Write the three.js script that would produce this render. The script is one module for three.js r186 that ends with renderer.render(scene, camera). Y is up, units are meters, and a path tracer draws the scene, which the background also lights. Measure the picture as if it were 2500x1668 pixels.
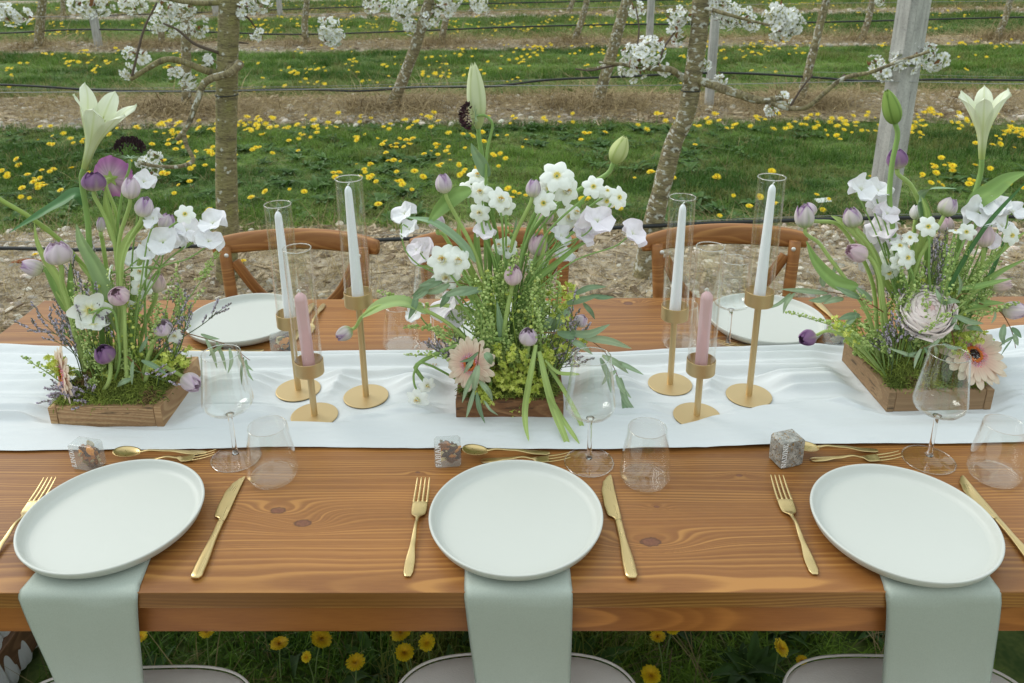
import * as THREE from 'three';
import { mergeGeometries } from 'three/addons/utils/BufferGeometryUtils.js';
import { RoundedBoxGeometry } from 'three/addons/geometries/RoundedBoxGeometry.js';
import { FontLoader } from 'three/addons/loaders/FontLoader.js';
import { TextGeometry } from 'three/addons/geometries/TextGeometry.js';

// ---------------------------------------------------------------- camera, sky, sun, exposure
const scene = new THREE.Scene();
const IW = 2500, IH = 1668, FL = 1960, CY = 572, PITCH = 0.3463, ROLL = -0.0085, EYE = 1.605;
const halfH = IH - CY, fullH = 2 * halfH, fullW = fullH * IW / IH;
const camera = new THREE.PerspectiveCamera(2 * Math.atan(halfH / FL) * 180 / Math.PI, IW / IH, 0.05, 600);
camera.rotation.order = 'YXZ';
camera.rotation.set(-PITCH, 0, ROLL);
camera.position.set(0, EYE, 0);
camera.setViewOffset(fullW, fullH, (fullW - IW) / 2, halfH - CY, IW, IH);
camera.focus = 1.5;
camera.userData.fStop = 9;
camera.updateMatrixWorld(true);

const renderer = new THREE.WebGLRenderer({ antialias: true });
renderer.setSize(1024, 683);
renderer.toneMapping = THREE.LinearToneMapping;
renderer.toneMappingExposure = 1.27;
renderer.shadowMap.enabled = true;

{ // an even overcast sky, brighter towards the zenith
  const w = 64, h = 32, d = new Float32Array(w * h * 4);
  for (let j = 0; j < h; j++) for (let i = 0; i < w; i++) {
    const el = ((j + 0.5) / h - 0.5) * Math.PI, k = (j * w + i) * 4, L = el > 0 ? 0.99 * (1 + 0.32 * Math.sin(el)) / 1.32 : 0.3;
    d[k] = L * 0.885; d[k + 1] = L * 0.985; d[k + 2] = L * 1.0; d[k + 3] = 1;
  }
  const t = new THREE.DataTexture(d, w, h, THREE.RGBAFormat, THREE.FloatType);
  t.mapping = THREE.EquirectangularReflectionMapping; t.magFilter = THREE.LinearFilter; t.needsUpdate = true;
  scene.background = t; scene.environment = t;
}
const sun = new THREE.DirectionalLight(new THREE.Color(1, 0.965, 0.9), 1.3);
sun.position.set(-8, 7, -4); sun.castShadow = true; sun.shadow.radius = 60;
Object.assign(sun.shadow.camera, { left: -8, right: 8, top: 8, bottom: -8, near: 0.1, far: 40 });
sun.shadow.mapSize.set(2048, 2048);
scene.add(sun, sun.target);

// ---------------------------------------------------------------- helpers
let seedState = 12345;
const setSeed = (s) => { seedState = s | 0; };
const rnd = () => { seedState = (seedState + 0x6d2b79f5) | 0; let t = Math.imul(seedState ^ (seedState >>> 15), 1 | seedState); t = (t + Math.imul(t ^ (t >>> 7), 61 | t)) ^ t; return ((t ^ (t >>> 14)) >>> 0) / 4294967296; };
const rr = (a, b) => a + (b - a) * rnd();
const V = (x, y, z) => new THREE.Vector3(x, y, z);
const { sin, cos, PI, abs, min, max, hypot, floor, pow, sqrt, exp } = Math;
const clamp = (x, a = 0, b = 1) => (x < a ? a : x > b ? b : x);
const sst = (a, b, x) => { const t = clamp((x - a) / (b - a)); return t * t * (3 - 2 * t); };
const mix = (a, b, t) => a + (b - a) * t;
const mix3 = (a, b, t) => [mix(a[0], b[0], t), mix(a[1], b[1], t), mix(a[2], b[2], t)];
const hash = (x, y, s) => { let h = Math.imul(x | 0, 374761393) ^ Math.imul(y | 0, 668265263) ^ Math.imul(s | 0, 1274126177); h = Math.imul(h ^ (h >>> 13), 1274126177); return ((h ^ (h >>> 16)) >>> 0) / 4294967296; };
const noise = (x, y, s = 0) => { const xi = floor(x), yi = floor(y), fx = x - xi, fy = y - yi, u = fx * fx * (3 - 2 * fx), v = fy * fy * (3 - 2 * fy); return mix(mix(hash(xi, yi, s), hash(xi + 1, yi, s), u), mix(hash(xi, yi + 1, s), hash(xi + 1, yi + 1, s), u), v) * 2 - 1; };
const fbm = (x, y, s = 0, n = 4) => { let a = 0.5, t = 0; for (let i = 0; i < n; i++) { t += a * noise(x, y, s + i * 7); x *= 2.03; y *= 2.03; a *= 0.5; } return t; };
const sRGB = (r, g, b) => { const f = (c) => { c /= 255; return c <= 0.04045 ? c / 12.92 : pow((c + 0.055) / 1.055, 2.4); }; return [f(r), f(g), f(b)]; };
const toS = (c) => 255 * (c <= 0.0031308 ? 12.92 * c : 1.055 * pow(c, 1 / 2.4) - 0.055);

// sight lines of the photograph's camera, to read places off surfaces (a tabletop, the ground, an upright plane)
const ray = (u, v) => V((u - IW / 2) / FL, -(v - CY) / FL, -1).applyQuaternion(camera.quaternion);
const onY = (u, v, y) => { const r = ray(u, v); return camera.position.clone().addScaledVector(r, (y - EYE) / r.y); };
const onZ = (u, v, d) => { const r = ray(u, v); return camera.position.clone().addScaledVector(r, -d / r.z); };
const pxm = (p) => -p.clone().sub(camera.position).applyQuaternion(camera.quaternion.clone().invert()).z / FL;   // metres per photo pixel there

const used = new Map();
const numbered = (n) => { const k = used.get(n) ?? 0; used.set(n, k + 1); return k ? n + '_' + String(k).padStart(3, '0') : n; };
const tag = (o, label, category, group, kind) => { if (label) o.userData.label = label; if (category) o.userData.category = category; if (group) o.userData.group = group; if (kind) o.userData.kind = kind; return o; };
function thing(name, label, category, p = V(0, 0, 0), group) { const o = new THREE.Group(); o.name = numbered(name); o.position.copy(p); scene.add(o); return tag(o, label, category, group); }
function part(name, geo, mat, parent, kind) { const m = new THREE.Mesh(geo, mat); m.name = parent === scene ? numbered(name) : name; m.castShadow = m.receiveShadow = true; parent.add(m); if (kind) m.userData.kind = kind; return m; }
const struct = (name, geo, mat) => part(name, geo, mat, scene, 'structure');
function clone(o, label, group) { const c = o.clone(); c.name = numbered(o.name.replace(/_\d{3}$/, '')); scene.add(c); if (label) c.userData.label = label; if (group) c.userData.group = group; return c; }

const col = (c) => new THREE.Color().setRGB(c[0], c[1], c[2]);
const std = (c, o = {}) => new THREE.MeshStandardMaterial({ color: Array.isArray(c) ? col(c) : c, roughness: 0.6, ...o });
const phy = (c, o = {}) => new THREE.MeshPhysicalMaterial({ color: Array.isArray(c) ? col(c) : c, roughness: 0.6, ...o });
function tex(w, h, f, srgb = true) { // f(x, y) gives linear rgb (or a grey number); rows from v = 0
  const d = new Uint8Array(w * h * 4);
  for (let y = 0; y < h; y++) for (let x = 0; x < w; x++) { const c = f(x, y), k = (y * w + x) * 4; if (typeof c === 'number') d[k] = d[k + 1] = d[k + 2] = clamp(c) * 255; else for (let i = 0; i < 3; i++) d[k + i] = clamp(srgb ? toS(max(c[i], 0)) : c[i] * 255, 0, 255); d[k + 3] = 255; }
  const t = new THREE.DataTexture(d, w, h); t.colorSpace = srgb ? THREE.SRGBColorSpace : THREE.NoColorSpace; t.magFilter = THREE.LinearFilter; t.minFilter = THREE.LinearMipmapLinearFilter; t.generateMipmaps = true; t.wrapS = t.wrapT = THREE.RepeatWrapping; t.needsUpdate = true;
  return t;
}
const rep = (t, x, y) => { const c = t.clone(); c.repeat.set(x, y); c.needsUpdate = true; return c; };

// an indexed grid: f(u, v) -> Vector3; optional c(u, v) -> rgb
function grid(nu, nv, f, c, closeU) {
  const pos = [], uv = [], cl = [], idx = [];
  for (let j = 0; j <= nv; j++) for (let i = 0; i <= nu; i++) { const u = i / nu, v = j / nv, p = f(u, v); pos.push(p.x, p.y, p.z); uv.push(u, v); if (c) cl.push(...c(u, v)); }
  for (let j = 0; j < nv; j++) for (let i = 0; i < nu; i++) { const a = j * (nu + 1) + i, b = a + 1, d = a + nu + 1, e = d + 1; idx.push(a, b, e, a, e, d); }
  const g = new THREE.BufferGeometry();
  g.setAttribute('position', new THREE.Float32BufferAttribute(pos, 3)); g.setAttribute('uv', new THREE.Float32BufferAttribute(uv, 2));
  if (c) g.setAttribute('color', new THREE.Float32BufferAttribute(cl, 3));
  if (closeU) { // outward faces
    let vol = 0; const A = V(0, 0, 0), B = V(0, 0, 0), C = V(0, 0, 0); for (let k = 0; k < idx.length; k += 3) { A.fromArray(pos, idx[k] * 3); B.fromArray(pos, idx[k + 1] * 3); C.fromArray(pos, idx[k + 2] * 3); vol += A.dot(B.cross(C)); }
    if (vol < 0) for (let k = 0; k < idx.length; k += 3) { const s = idx[k]; idx[k] = idx[k + 1]; idx[k + 1] = s; }
  }
  g.setIndex(idx); g.computeVertexNormals();
  if (closeU) { const n = g.attributes.normal; for (let j = 0; j <= nv; j++) { const a = j * (nu + 1), b = a + nu, m = V(n.getX(a) + n.getX(b), n.getY(a) + n.getY(b), n.getZ(a) + n.getZ(b)).normalize(); n.setXYZ(a, m.x, m.y, m.z); n.setXYZ(b, m.x, m.y, m.z); } }
  return g;
}
const paint = (g, c) => { const n = g.attributes.position.count, a = new Float32Array(n * 3); for (let i = 0; i < n; i++) a.set(typeof c === 'function' ? c(g.attributes.position.getX(i), g.attributes.position.getY(i), g.attributes.position.getZ(i)) : c, i * 3); g.setAttribute('color', new THREE.BufferAttribute(a, 3)); return g; };
function merge(list) { const k = list.map((g) => (g.index ? g : g.clone().setIndex([...Array(g.attributes.position.count).keys()]))); return k.length === 1 ? k[0] : mergeGeometries(k); }
const curve = (pts) => new THREE.CatmullRomCurve3(pts, false, 'centripetal');
// a tapered tube with closed ends
function tube(pts, rad, seg = 12, sides = 7, c) {
  const cv = pts.getPoint ? pts : pts.length > 2 ? curve(pts) : new THREE.LineCurve3(pts[0], pts[1]), R = typeof rad === 'function' ? rad : (t) => mix(rad[0], rad[1], t);
  const P = [], T = []; for (let i = 0; i <= seg; i++) { P.push(cv.getPoint(i / seg)); T.push(cv.getTangent(i / seg)); }
  let n = abs(T[0].y) < 0.9 ? V(0, 1, 0) : V(1, 0, 0); n.sub(T[0].clone().multiplyScalar(n.dot(T[0]))).normalize();
  const N = T.map((t) => { n.sub(t.clone().multiplyScalar(n.dot(t))).normalize(); return n.clone(); });
  const len = cv.getLength();
  const g = grid(sides, seg + 2, (u, v) => {
    const k = clamp(Math.round(v * (seg + 2)) - 1, 0, seg), end = v === 0 || v === 1 ? 0.0001 : 1, b = T[k].clone().cross(N[k]), a = -u * 2 * PI, r = R(k / seg) * end;
    return P[k].clone().addScaledVector(N[k], cos(a) * r).addScaledVector(b, sin(a) * r);
  }, c ? (u, v) => (typeof c === 'function' ? c(clamp((v * (seg + 2) - 1) / seg), u) : c) : null, true);
  const q = g.attributes.uv; for (let i = 0; i < q.count; i++) q.setXY(i, q.getX(i) * 2 * PI * R(0.3), q.getY(i) * len);
  return g;
}
const lathe = (pts, seg = 48) => new THREE.LatheGeometry(pts.map((p) => new THREE.Vector2(p[0], p[1])), seg);
// a box with chamfered edges and uv in metres, grain along its longest side
function box(w, h, d, r = 0.002, off = [0, 0], axis) {
  const g = new RoundedBoxGeometry(w, h, d, 2, min(r, w / 2.01, h / 2.01, d / 2.01)), p = g.attributes.position, n = g.attributes.normal, uv = g.attributes.uv;
  const ax = axis ?? (w >= h && w >= d ? 0 : d >= h ? 2 : 1), o = [0, 1, 2].filter((k) => k !== ax);
  for (let i = 0; i < p.count; i++) { const q = [p.getX(i), p.getY(i), p.getZ(i)], m = [abs(n.getX(i)), abs(n.getY(i)), abs(n.getZ(i))]; const big = m.indexOf(max(...m)); const cross = big === ax ? o[1] : o.find((k) => k !== big); uv.setXY(i, big === ax ? q[o[0]] + off[0] : q[ax] + off[0], q[cross] + off[1] + big * 0.13); }
  return g;
}
const shift = (g, x, y, z) => g.translate(x, y, z);
const quatTo = (d) => new THREE.Quaternion().setFromUnitVectors(V(0, 1, 0), d.clone().normalize());
// ---------------------------------------------------------------- wood
function woodTex(W, H, LX, LZ, o) {
  const { planks = 5, ring = 0.006, seed = 1, dark = [0.25, 0.1, 0.038], light = [0.47, 0.23, 0.09], knots = [], tone = 0.12, straight = 0 } = o, pw = LZ / planks;
  const pk = [...Array(planks)].map((_, i) => ({ cy: (hash(i, 3, seed) - 0.5) * pw * 1.3, c0: 0.012 + 0.05 * hash(i, 5, seed) + straight, t: 1 + tone * (hash(i, 9, seed) * 2 - 1) }));
  const col_ = new Float32Array(W * H * 3);
  for (let j = 0; j < H; j++) for (let i = 0; i < W; i++) {
    const x = (i / W) * LX, z = (j / H) * LZ, p = min(planks - 1, floor(z / pw)), q = pk[p], y = z - (p + 0.5) * pw;
    const wy = 0.014 * noise(x * 2.3, z * 3 + p * 9, seed) + 0.003 * noise(x * 7, z * 30, seed + 1);
    let depth = q.c0 + 0.034 * noise(x * 1.5 + p * 5.3, p * 3.1, seed + 2) + 0.008 * noise(x * 3.3, p * 2 + z * 3, seed + 3) + 0.0025 * noise(x * 11, z * 22, seed + 13), kd = 0, kr = 0;
    let r = 0;
    for (const k of knots) { const dx = (x - k[0]) / (k[2] * 3.4), dz = (z - k[1]) / (k[2] * 1.15), d2 = dx * dx + dz * dz; r += 0.034 * exp(-d2 * 0.5) * (k[2] / 0.014); const dk = hypot((x - k[0]) / k[2], (z - k[1]) / (k[2] * 0.62)) + 0.12 * noise(x * 300, z * 300, 5); kd = max(kd, 1 - sst(0.75, 1.0, dk)); kr = max(kr, exp(-pow((dk - 0.95) / 0.14, 2))); }
    r += hypot(y - q.cy + wy, depth);
    const q0 = r / ring, s = q0 + 1.5 * noise(q0 * 0.33, p * 7.7, seed + 4) + 0.5 * noise(x * 0.9, z * 3, seed + 14), f = s - floor(s), strength = 0.15 + 0.95 * pow(hash(floor(s), p, seed), 1.4);
    const line = pow(sst(0.0, 0.72, f) * (1 - sst(0.76, 1.0, f)), 1.9) * strength;
    const fib = noise(x * 34, z * 1500, seed + 6) * 0.5 + noise(x * 90, z * 3200, seed + 7) * 0.35, big = fbm(x * 1.8, z * 7, seed + 8, 3);
    let c = mix3(dark, light, clamp(0.12 + 1.0 * line + 0.2 * fib + 0.34 * big));
    const tn = q.t * (1 + 0.16 * big); c = [c[0] * tn, c[1] * tn * (1 - 0.05 * big), c[2] * tn];
    if (kd) c = mix3(c, mix3([0.2, 0.075, 0.04], [0.12, 0.045, 0.03], 0.5 + 0.5 * noise(x * 500, z * 500, 3)), 0.85 * kd);
    if (kr) c = mix3(c, [0.05, 0.018, 0.014], 0.75 * kr);
    col_.set(c, (j * W + i) * 3);
  }
  const m = tex(W, H, (x, y) => { const k = (y * W + x) * 3; return [col_[k], col_[k + 1], col_[k + 2]]; });
  const b = tex(W >> 1, H >> 1, (x, y) => { const k = (y * 2 * W + x * 2) * 3; return 0.3 + 0.9 * col_[k + 1]; }, false);
  return { m, b, LX, LZ };
}
const woodMat = (t, o = {}) => phy([1, 1, 1], { map: rep(t.m, 1 / t.LX, 1 / t.LZ), bumpMap: rep(t.b, 1 / t.LX, 1 / t.LZ), bumpScale: 0.0006, roughness: 0.42, ...o });

// the table: back left corner and front edge read off the photograph
const TY = 0.75, tabL = -1.215, tabR = 1.36, tabF = -onY(1250, 1448, TY).z, tabB = -onY(1250, 729, TY).z, TW = tabR - tabL, TD = tabB - tabF, TXC = (tabL + tabR) / 2, TZC = -(tabF + tabB) / 2, YAW = -0.010;
const tabLocal = (p) => p.clone().sub(V(TXC, 0, TZC)).applyAxisAngle(V(0, 1, 0), -YAW);
const kn = (u, v, s) => { const p = tabLocal(onY(u, v, TY)); return [p.x + TW / 2, p.z + TD / 2, s]; };   // on the top's own axes, v towards the viewer
const topTex = woodTex(2048, 1024, TW, TD, { planks: 4, seed: 11, ring: 0.0058, dark: [0.215, 0.08, 0.019], light: [0.41, 0.192, 0.05], knots: [kn(738, 1277, 0.013), kn(678, 1246, 0.012), kn(1587, 1323, 0.015), kn(1804, 1161, 0.005), kn(1602, 1237, 0.004), kn(1019, 1153, 0.004), kn(1533, 741, 0.012), kn(1818, 845, 0.006), kn(1050, 758, 0.008)] });
const edgeTex = woodTex(1024, 128, 2.56, 0.16, { planks: 2, seed: 31, ring: 0.0055, straight: 0.06, dark: [0.27, 0.085, 0.017], light: [0.5, 0.19, 0.042], knots: [[1.06, 0.05, 0.007], [2.13, 0.045, 0.006]] });
const darkTex = woodTex(512, 128, 1.2, 0.14, { planks: 1, seed: 41, ring: 0.007, straight: 0.04, dark: [0.15, 0.075, 0.036], light: [0.28, 0.15, 0.078] });
const M = {};
M.top = woodMat(topTex, { roughness: 0.43, specularIntensity: 0.9 });
M.edge = woodMat(edgeTex, { roughness: 0.5 });
M.leg = woodMat(darkTex, { roughness: 0.6 });
{
  const t = thing('dining_table', 'long stained pine dining table set for a meal in the orchard', 'table', V(TXC, 0, TZC)); t.rotation.y = YAW;
  const top = box(TW, 0.028, TD, 0.0016), uv = top.attributes.uv, p = top.attributes.position, n = top.attributes.normal;
  for (let i = 0; i < p.count; i++) if (abs(n.getY(i)) > 0.6) uv.setXY(i, p.getX(i) + TW / 2, p.getZ(i) + TD / 2);
  part('tabletop', shift(top, 0, TY - 0.014, 0), M.top, t);
  const front = box(TW - 0.1, 0.062, 0.024, 0.003, [1.3, 0.045]);
  part('apron', shift(front, 0, TY - 0.0285 - 0.031, TD / 2 - 0.03), M.edge, t);
  part('apron', shift(front.clone(), 0, 0, -TD + 0.06), M.edge, t);
  for (const s of [-1, 1]) {
    const side = shift(box(0.024, 0.06, TD - 0.11, 0.003), s * (TW / 2 - 0.065), TY - 0.0285 - 0.03, 0); part('apron', side, M.edge, t);
    const x = s * (TW / 2 - (s < 0 ? 0.045 : 0.07)), frame = [shift(box(0.036, 0.1, TD - 0.06, 0.004), x, 0.075, 0), shift(box(0.04, 0.5, 0.07, 0.004), x, 0.376, -TD / 2 + 0.09), shift(box(0.04, 0.5, 0.07, 0.004), x, 0.376, TD / 2 - 0.09), shift(box(0.035, 0.06, TD - 0.22, 0.004), x, 0.656, 0)];
    part('leg_frame', merge(frame), M.leg, t);
  }
}

// ---------------------------------------------------------------- gauze runner with long folds
const pxLine = (pts, y) => { const q = pts.map((p) => onY(p[0], p[1], y)); return (x) => { if (x <= q[0].x) return q[0].z; for (let i = 1; i < q.length; i++) if (x <= q[i].x) { const t = (x - q[i - 1].x) / (q[i].x - q[i - 1].x); return mix(q[i - 1].z, q[i].z, t * t * (3 - 2 * t)); } return q[q.length - 1].z; }; };
const runF = pxLine([[0, 1107], [330, 1104], [700, 1095], [1050, 1098], [1500, 1101], [2000, 1096], [2250, 1089], [2500, 1083]], TY);
const runB = pxLine([[0, 855], [150, 860], [450, 871], [640, 871], [1000, 865], [1250, 870], [1460, 870], [1720, 857], [2060, 849], [2300, 830], [2500, 806]], TY);
const foldLine = pxLine([[0, 1030], [400, 1046], [700, 1027], [830, 1031], [1000, 1012], [1400, 1022], [1640, 1036], [1770, 1010], [1880, 988], [2000, 981], [2170, 1012], [2420, 1006], [2500, 985]], TY + 0.01);
const flats = [];   // [x, z, r]: where a foot or a crate presses the cloth flat
function runnerH(x, z) {
  const w = runF(x) - runB(x), t = (z - runB(x)) / w;
  let h = 0;
  for (let i = 0; i < 11; i++) {
    const zi = 0.03 + i * 0.082 + 0.035 * noise(x * 0.6 + i * 3.7, i * 1.3, 77) + 0.008 * noise(x * 1.8, i * 5.1, 78), a = clamp(0.55 + 0.75 * noise(x * 0.55 + i * 7, i * 2.3, 79)), d = t - zi, s = d < 0 ? 0.012 + 0.012 * hash(i, 1, 3) : 0.03 + 0.03 * hash(i, 2, 3);
    h += 0.026 * a * exp(-d * d / (2 * s * s));
  }
  for (let i = 0; i < 16; i++) { const zi = (i + 0.5) / 16 + 0.05 * noise(x * 0.7 + i * 2.9, i * 1.7, 177), d = t - zi, a = sst(0.1, 0.6, noise(x * 0.8 + i * 3, i * 4.1, 179)); h += 0.0075 * a * exp(-d * d / (2 * 0.0095 * 0.0095)); }
  let f = 0; for (const k of flats) f = max(f, 1 - sst(k[2] * 0.8, k[2] + 0.055, hypot(x - k[0], z - k[1])));
  h = h * (1 - f) + 0.003 * f;
  const step = sst(-0.003, 0.007, z - foldLine(x)), fr = clamp((runF(x) - z) / 0.05);
  h = mix(h, 0.0125 * sqrt(fr) * (0.85 + 0.3 * noise(x * 1.8, 2, 81)) + 0.004 * noise(x * 2.2, z * 30, 82) + 0.001, step * (0.25 + 0.75 * sst(-0.35, 0.2, noise(x * 0.8, 4, 83) + 0.3)));
  const e = min(t, 1 - t) * w; h += 0.004 * exp(-e / 0.006);
  return max(0, h) + 0.0018 + 0.0005 * noise(x * 40, z * 160, 84);
}
M.gauze = phy([0.66, 0.685, 0.7], { roughness: 0.9, sheen: 0.3, sheenRoughness: 0.6, sheenColor: col([0.6, 0.62, 0.64]), side: THREE.DoubleSide });
function buildRunner() {
  M.gauze.bumpMap = rep(tex(256, 256, (x, y) => 0.5 + 0.2 * ((x & 3) === 0 ? 1 : -0.3) + 0.2 * ((y & 3) === 0 ? 1 : -0.3) + 0.25 * noise(x / 3, y / 3, 2), false), 30, 6); M.gauze.bumpScale = 0.0003;
  const L0 = tabL - 0.98, L1 = tabR + 0.98;
  const g = grid(1250, 170, (u, v) => {
    const a = mix(L0, L1, u), x = clamp(a, tabL - 0.004, tabR + 0.004), z0 = runB(x) + 0.004 * noise(x * 5, 1, 93), z1 = runF(x) + 0.0045 * noise(x * 4.3, 2, 94) + 0.002 * noise(x * 17, 2, 94), z = mix(z0, z1, v), over = abs(a - x), s = a < x ? -1 : 1;
    const h = runnerH(x, z), bend = sst(0, 0.03, over), wave = 0.018 * noise(z * 22, over * 1.2 + s * 5, 91) * sst(0, 0.15, over);
    const fall = min(over, 0.735), out = max(0, over - 0.735); return V(x + s * (0.008 * bend + h * bend - 0.1 * sst(0.3, 0.735, over) + out * 0.8) + wave * 1.4, TY + h * (1 - bend) - max(0, fall - 0.006) + 0.012 * sst(0, 0.05, out) * (1 + noise(z * 30, over * 25, 95)), z + 0.05 * over * noise(z * 9, 3, 92) + (z - (z0 + z1) / 2) * 0.25 * sst(0.3, 0.75, over));
  });
  const o = part('table_runner', g, M.gauze, scene); return tag(o, 'rumpled white gauze runner lying along the wooden table and over its ends', 'table runner');
}

// ---------------------------------------------------------------- plates, napkins
const R_PLATE = 0.135;
M.plate = phy([0.56, 0.575, 0.54], { roughness: 0.5, clearcoat: 0.12, clearcoatRoughness: 0.5 });
M.plate.bumpMap = tex(256, 256, (x, y) => 0.5 + 0.5 * fbm(x / 6, y / 6, 4, 3), false); M.plate.bumpScale = 0.0003;
const plateGeo = lathe([[0, 0.0015], [0.06, 0.0012], [0.098, 0.0], [0.112, 0.0006], [0.1235, 0.004], [0.1305, 0.0105], [0.1335, 0.0175], [0.1348, 0.0205], [0.1347, 0.0222], [0.1337, 0.0231], [0.1318, 0.0232], [0.1303, 0.0222], [0.1288, 0.0185], [0.1265, 0.012], [0.1225, 0.0085], [0.116, 0.0072], [0.06, 0.0068], [0, 0.0068]], 128);
function plate(u0, u1, v0, v1, lift, label) {   // extent of the rim in the photograph
  const y = TY + lift + 0.023, a = onY((u0 + u1) / 2, v0, y), b = onY((u0 + u1) / 2, v1, y), zc = (a.z + b.z) / 2, vc = (() => { let lo = v0, hi = v1; for (let i = 0; i < 30; i++) { const m = (lo + hi) / 2; if (onY(1250, m, y).z < zc) lo = m; else hi = m; } return lo; })();
  const p = onY((u0 + u1) / 2, vc, y); p.y = TY + lift;
  const o = part('dinner_plate', plateGeo, M.plate, scene); o.position.copy(p); tag(o, label, 'plate', 'matte white rimmed plates on the table'); return p;
}
const PL = plate(42.5, 508.5, 1127, 1413, 0.005, 'matte white plate on the left, tilted-looking, over the left green napkin');
const PC = plate(1045.8, 1473, 1121.7, 1407, 0.005, 'matte white plate in the middle of the near side, over the middle green napkin');
const PR = plate(1968, 2444, 1124, 1415, 0.005, 'matte white plate on the right, over the right green napkin');
plate(460, 735, 724, 837, 0.0015, 'matte white plate on the far side, before the chair on the left');
plate(1100, 1375, 722, 835, 0.0015, 'matte white plate on the far side, hidden behind the middle flowers');
plate(1733, 2008, 714, 826, 0.0015, 'matte white plate on the far side, before the chair on the right');

M.napkin = phy([0.43, 0.48, 0.425], { roughness: 0.92, sheen: 0.25, sheenRoughness: 0.7, sheenColor: col([0.5, 0.55, 0.5]), side: THREE.DoubleSide });
M.napkin.map = tex(256, 256, (x, y) => { const k = 1 + 0.06 * ((x + y) % 3 === 0 ? 1 : -0.4) + 0.07 * noise(x / 2, y / 2, 6); return [k * 0.93, k * 0.93, k * 0.93]; }); M.napkin.map.repeat.set(3, 8);
M.napkin.bumpMap = tex(128, 128, (x, y) => 0.5 + 0.4 * noise(x / 1.5, y / 1.5, 8), false); M.napkin.bumpMap.repeat.set(6, 14); M.napkin.bumpScale = 0.00025;
// left and right edge pixels: under the plate, at the table edge, low on the hanging part
function napkin(e, label, sd) {
  const edgeZ0 = (x) => -tabF - (x - TXC) * YAW + 0.001, rows = e.map((r, k) => [r[0], r[1]].map((q) => { if (k < 2) return onY(q[0], q[1], TY + 0.003); const a = onZ(q[0], q[1], tabF); return onZ(q[0], q[1], -edgeZ0(a.x) + 0.009); }));
  const edgeZ = (x) => -tabF - (x - TXC) * YAW * 1.0 + 0.001, [A, B, C] = rows;
  const under = -(PC.z) + 0.03;
  const f = (u, v, lift) => { // u across, v along from under the plate to the hanging end
    const L1 = under - tabF, L2 = 0.42, s = v * (L1 + L2) - L1, r = 0.009;
    const wob = 0.006 * sst(0.02, 0.25, s) * (noise(u * 2.2 + sd, s * 5, 61) + 0.5 * noise(u * 5, s * 9 + sd, 62)) + 0.0025 * noise(u * 3 + sd, s * 3, 64);
    if (s < -r) { const t = clamp(-s / L1), at = (k) => { const q = mix(B[k].x, A[k].x, clamp(t * L1 / max(0.005, abs(B[k].z - A[k].z)), 0, 2.2)); return q; }; const x = mix(at(0), at(1), u); return V(x, TY + 0.0012 + lift, edgeZ(x) + s); }
    const x0 = mix(B[0].x, B[1].x, u);
    if (s < r * 0.6) { const a = clamp((s + r) / (1.6 * r)) * PI / 2; return V(x0, TY + 0.0012 - r * (1 - cos(a)) + lift * cos(a), edgeZ(x0) - r + (r + lift) * sin(a) + 0.002); }
    const drop = s + 0.003, t = drop / (TY - C[0].y), x1 = mix(C[0].x, C[1].x, u), x = mix(x0, x1, t);
    return V(x, TY - drop - 0.002, edgeZ(x) + 0.003 + lift + wob * (0.3 + u) - 0.012 * sst(0.02, 0.2, drop));
  };
  const N = 26, th = 0.0032, ring = (u) => { const k = u * 2; return k <= 1 ? [k, th * sqrt(clamp(min(k, 1 - k) * 26, 0, 1))] : [2 - k, 0]; };
  const g = grid(N * 2, 96, (u, v) => { const [a, l] = ring(u); return f(a, v, l); }, null, true);
  g.attributes.uv.needsUpdate = true;
  return tag(part('napkin', g, M.napkin, scene), label, 'napkin', 'sage green napkins hanging over the table edge');
}
napkin([[[90, 1390], [352, 1392]], [[37, 1452], [324, 1464]], [[136, 1668], [351, 1668]]], 'sage green napkin hanging from under the plate on the left', 3);
napkin([[[1134, 1394], [1392, 1394]], [[1132, 1455], [1400, 1462]], [[1160, 1668], [1393, 1668]]], 'sage green napkin hanging from under the middle near plate', 11);
napkin([[[2150, 1398], [2415, 1400]], [[2172, 1458], [2456, 1455]], [[2154, 1668], [2418, 1668]]], 'sage green napkin hanging from under the plate on the right', 23);

// ---------------------------------------------------------------- gold cutlery
M.gold = phy([0.66, 0.5, 0.25], { metalness: 1, roughness: 0.46 });
M.gold.roughnessMap = tex(128, 128, (x, y) => [0, 0.75 + 0.25 * noise(x / 2, y / 30, 3), 0], false);
M.satin = phy([0.62, 0.465, 0.25], { metalness: 0.85, roughness: 0.46 });
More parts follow.
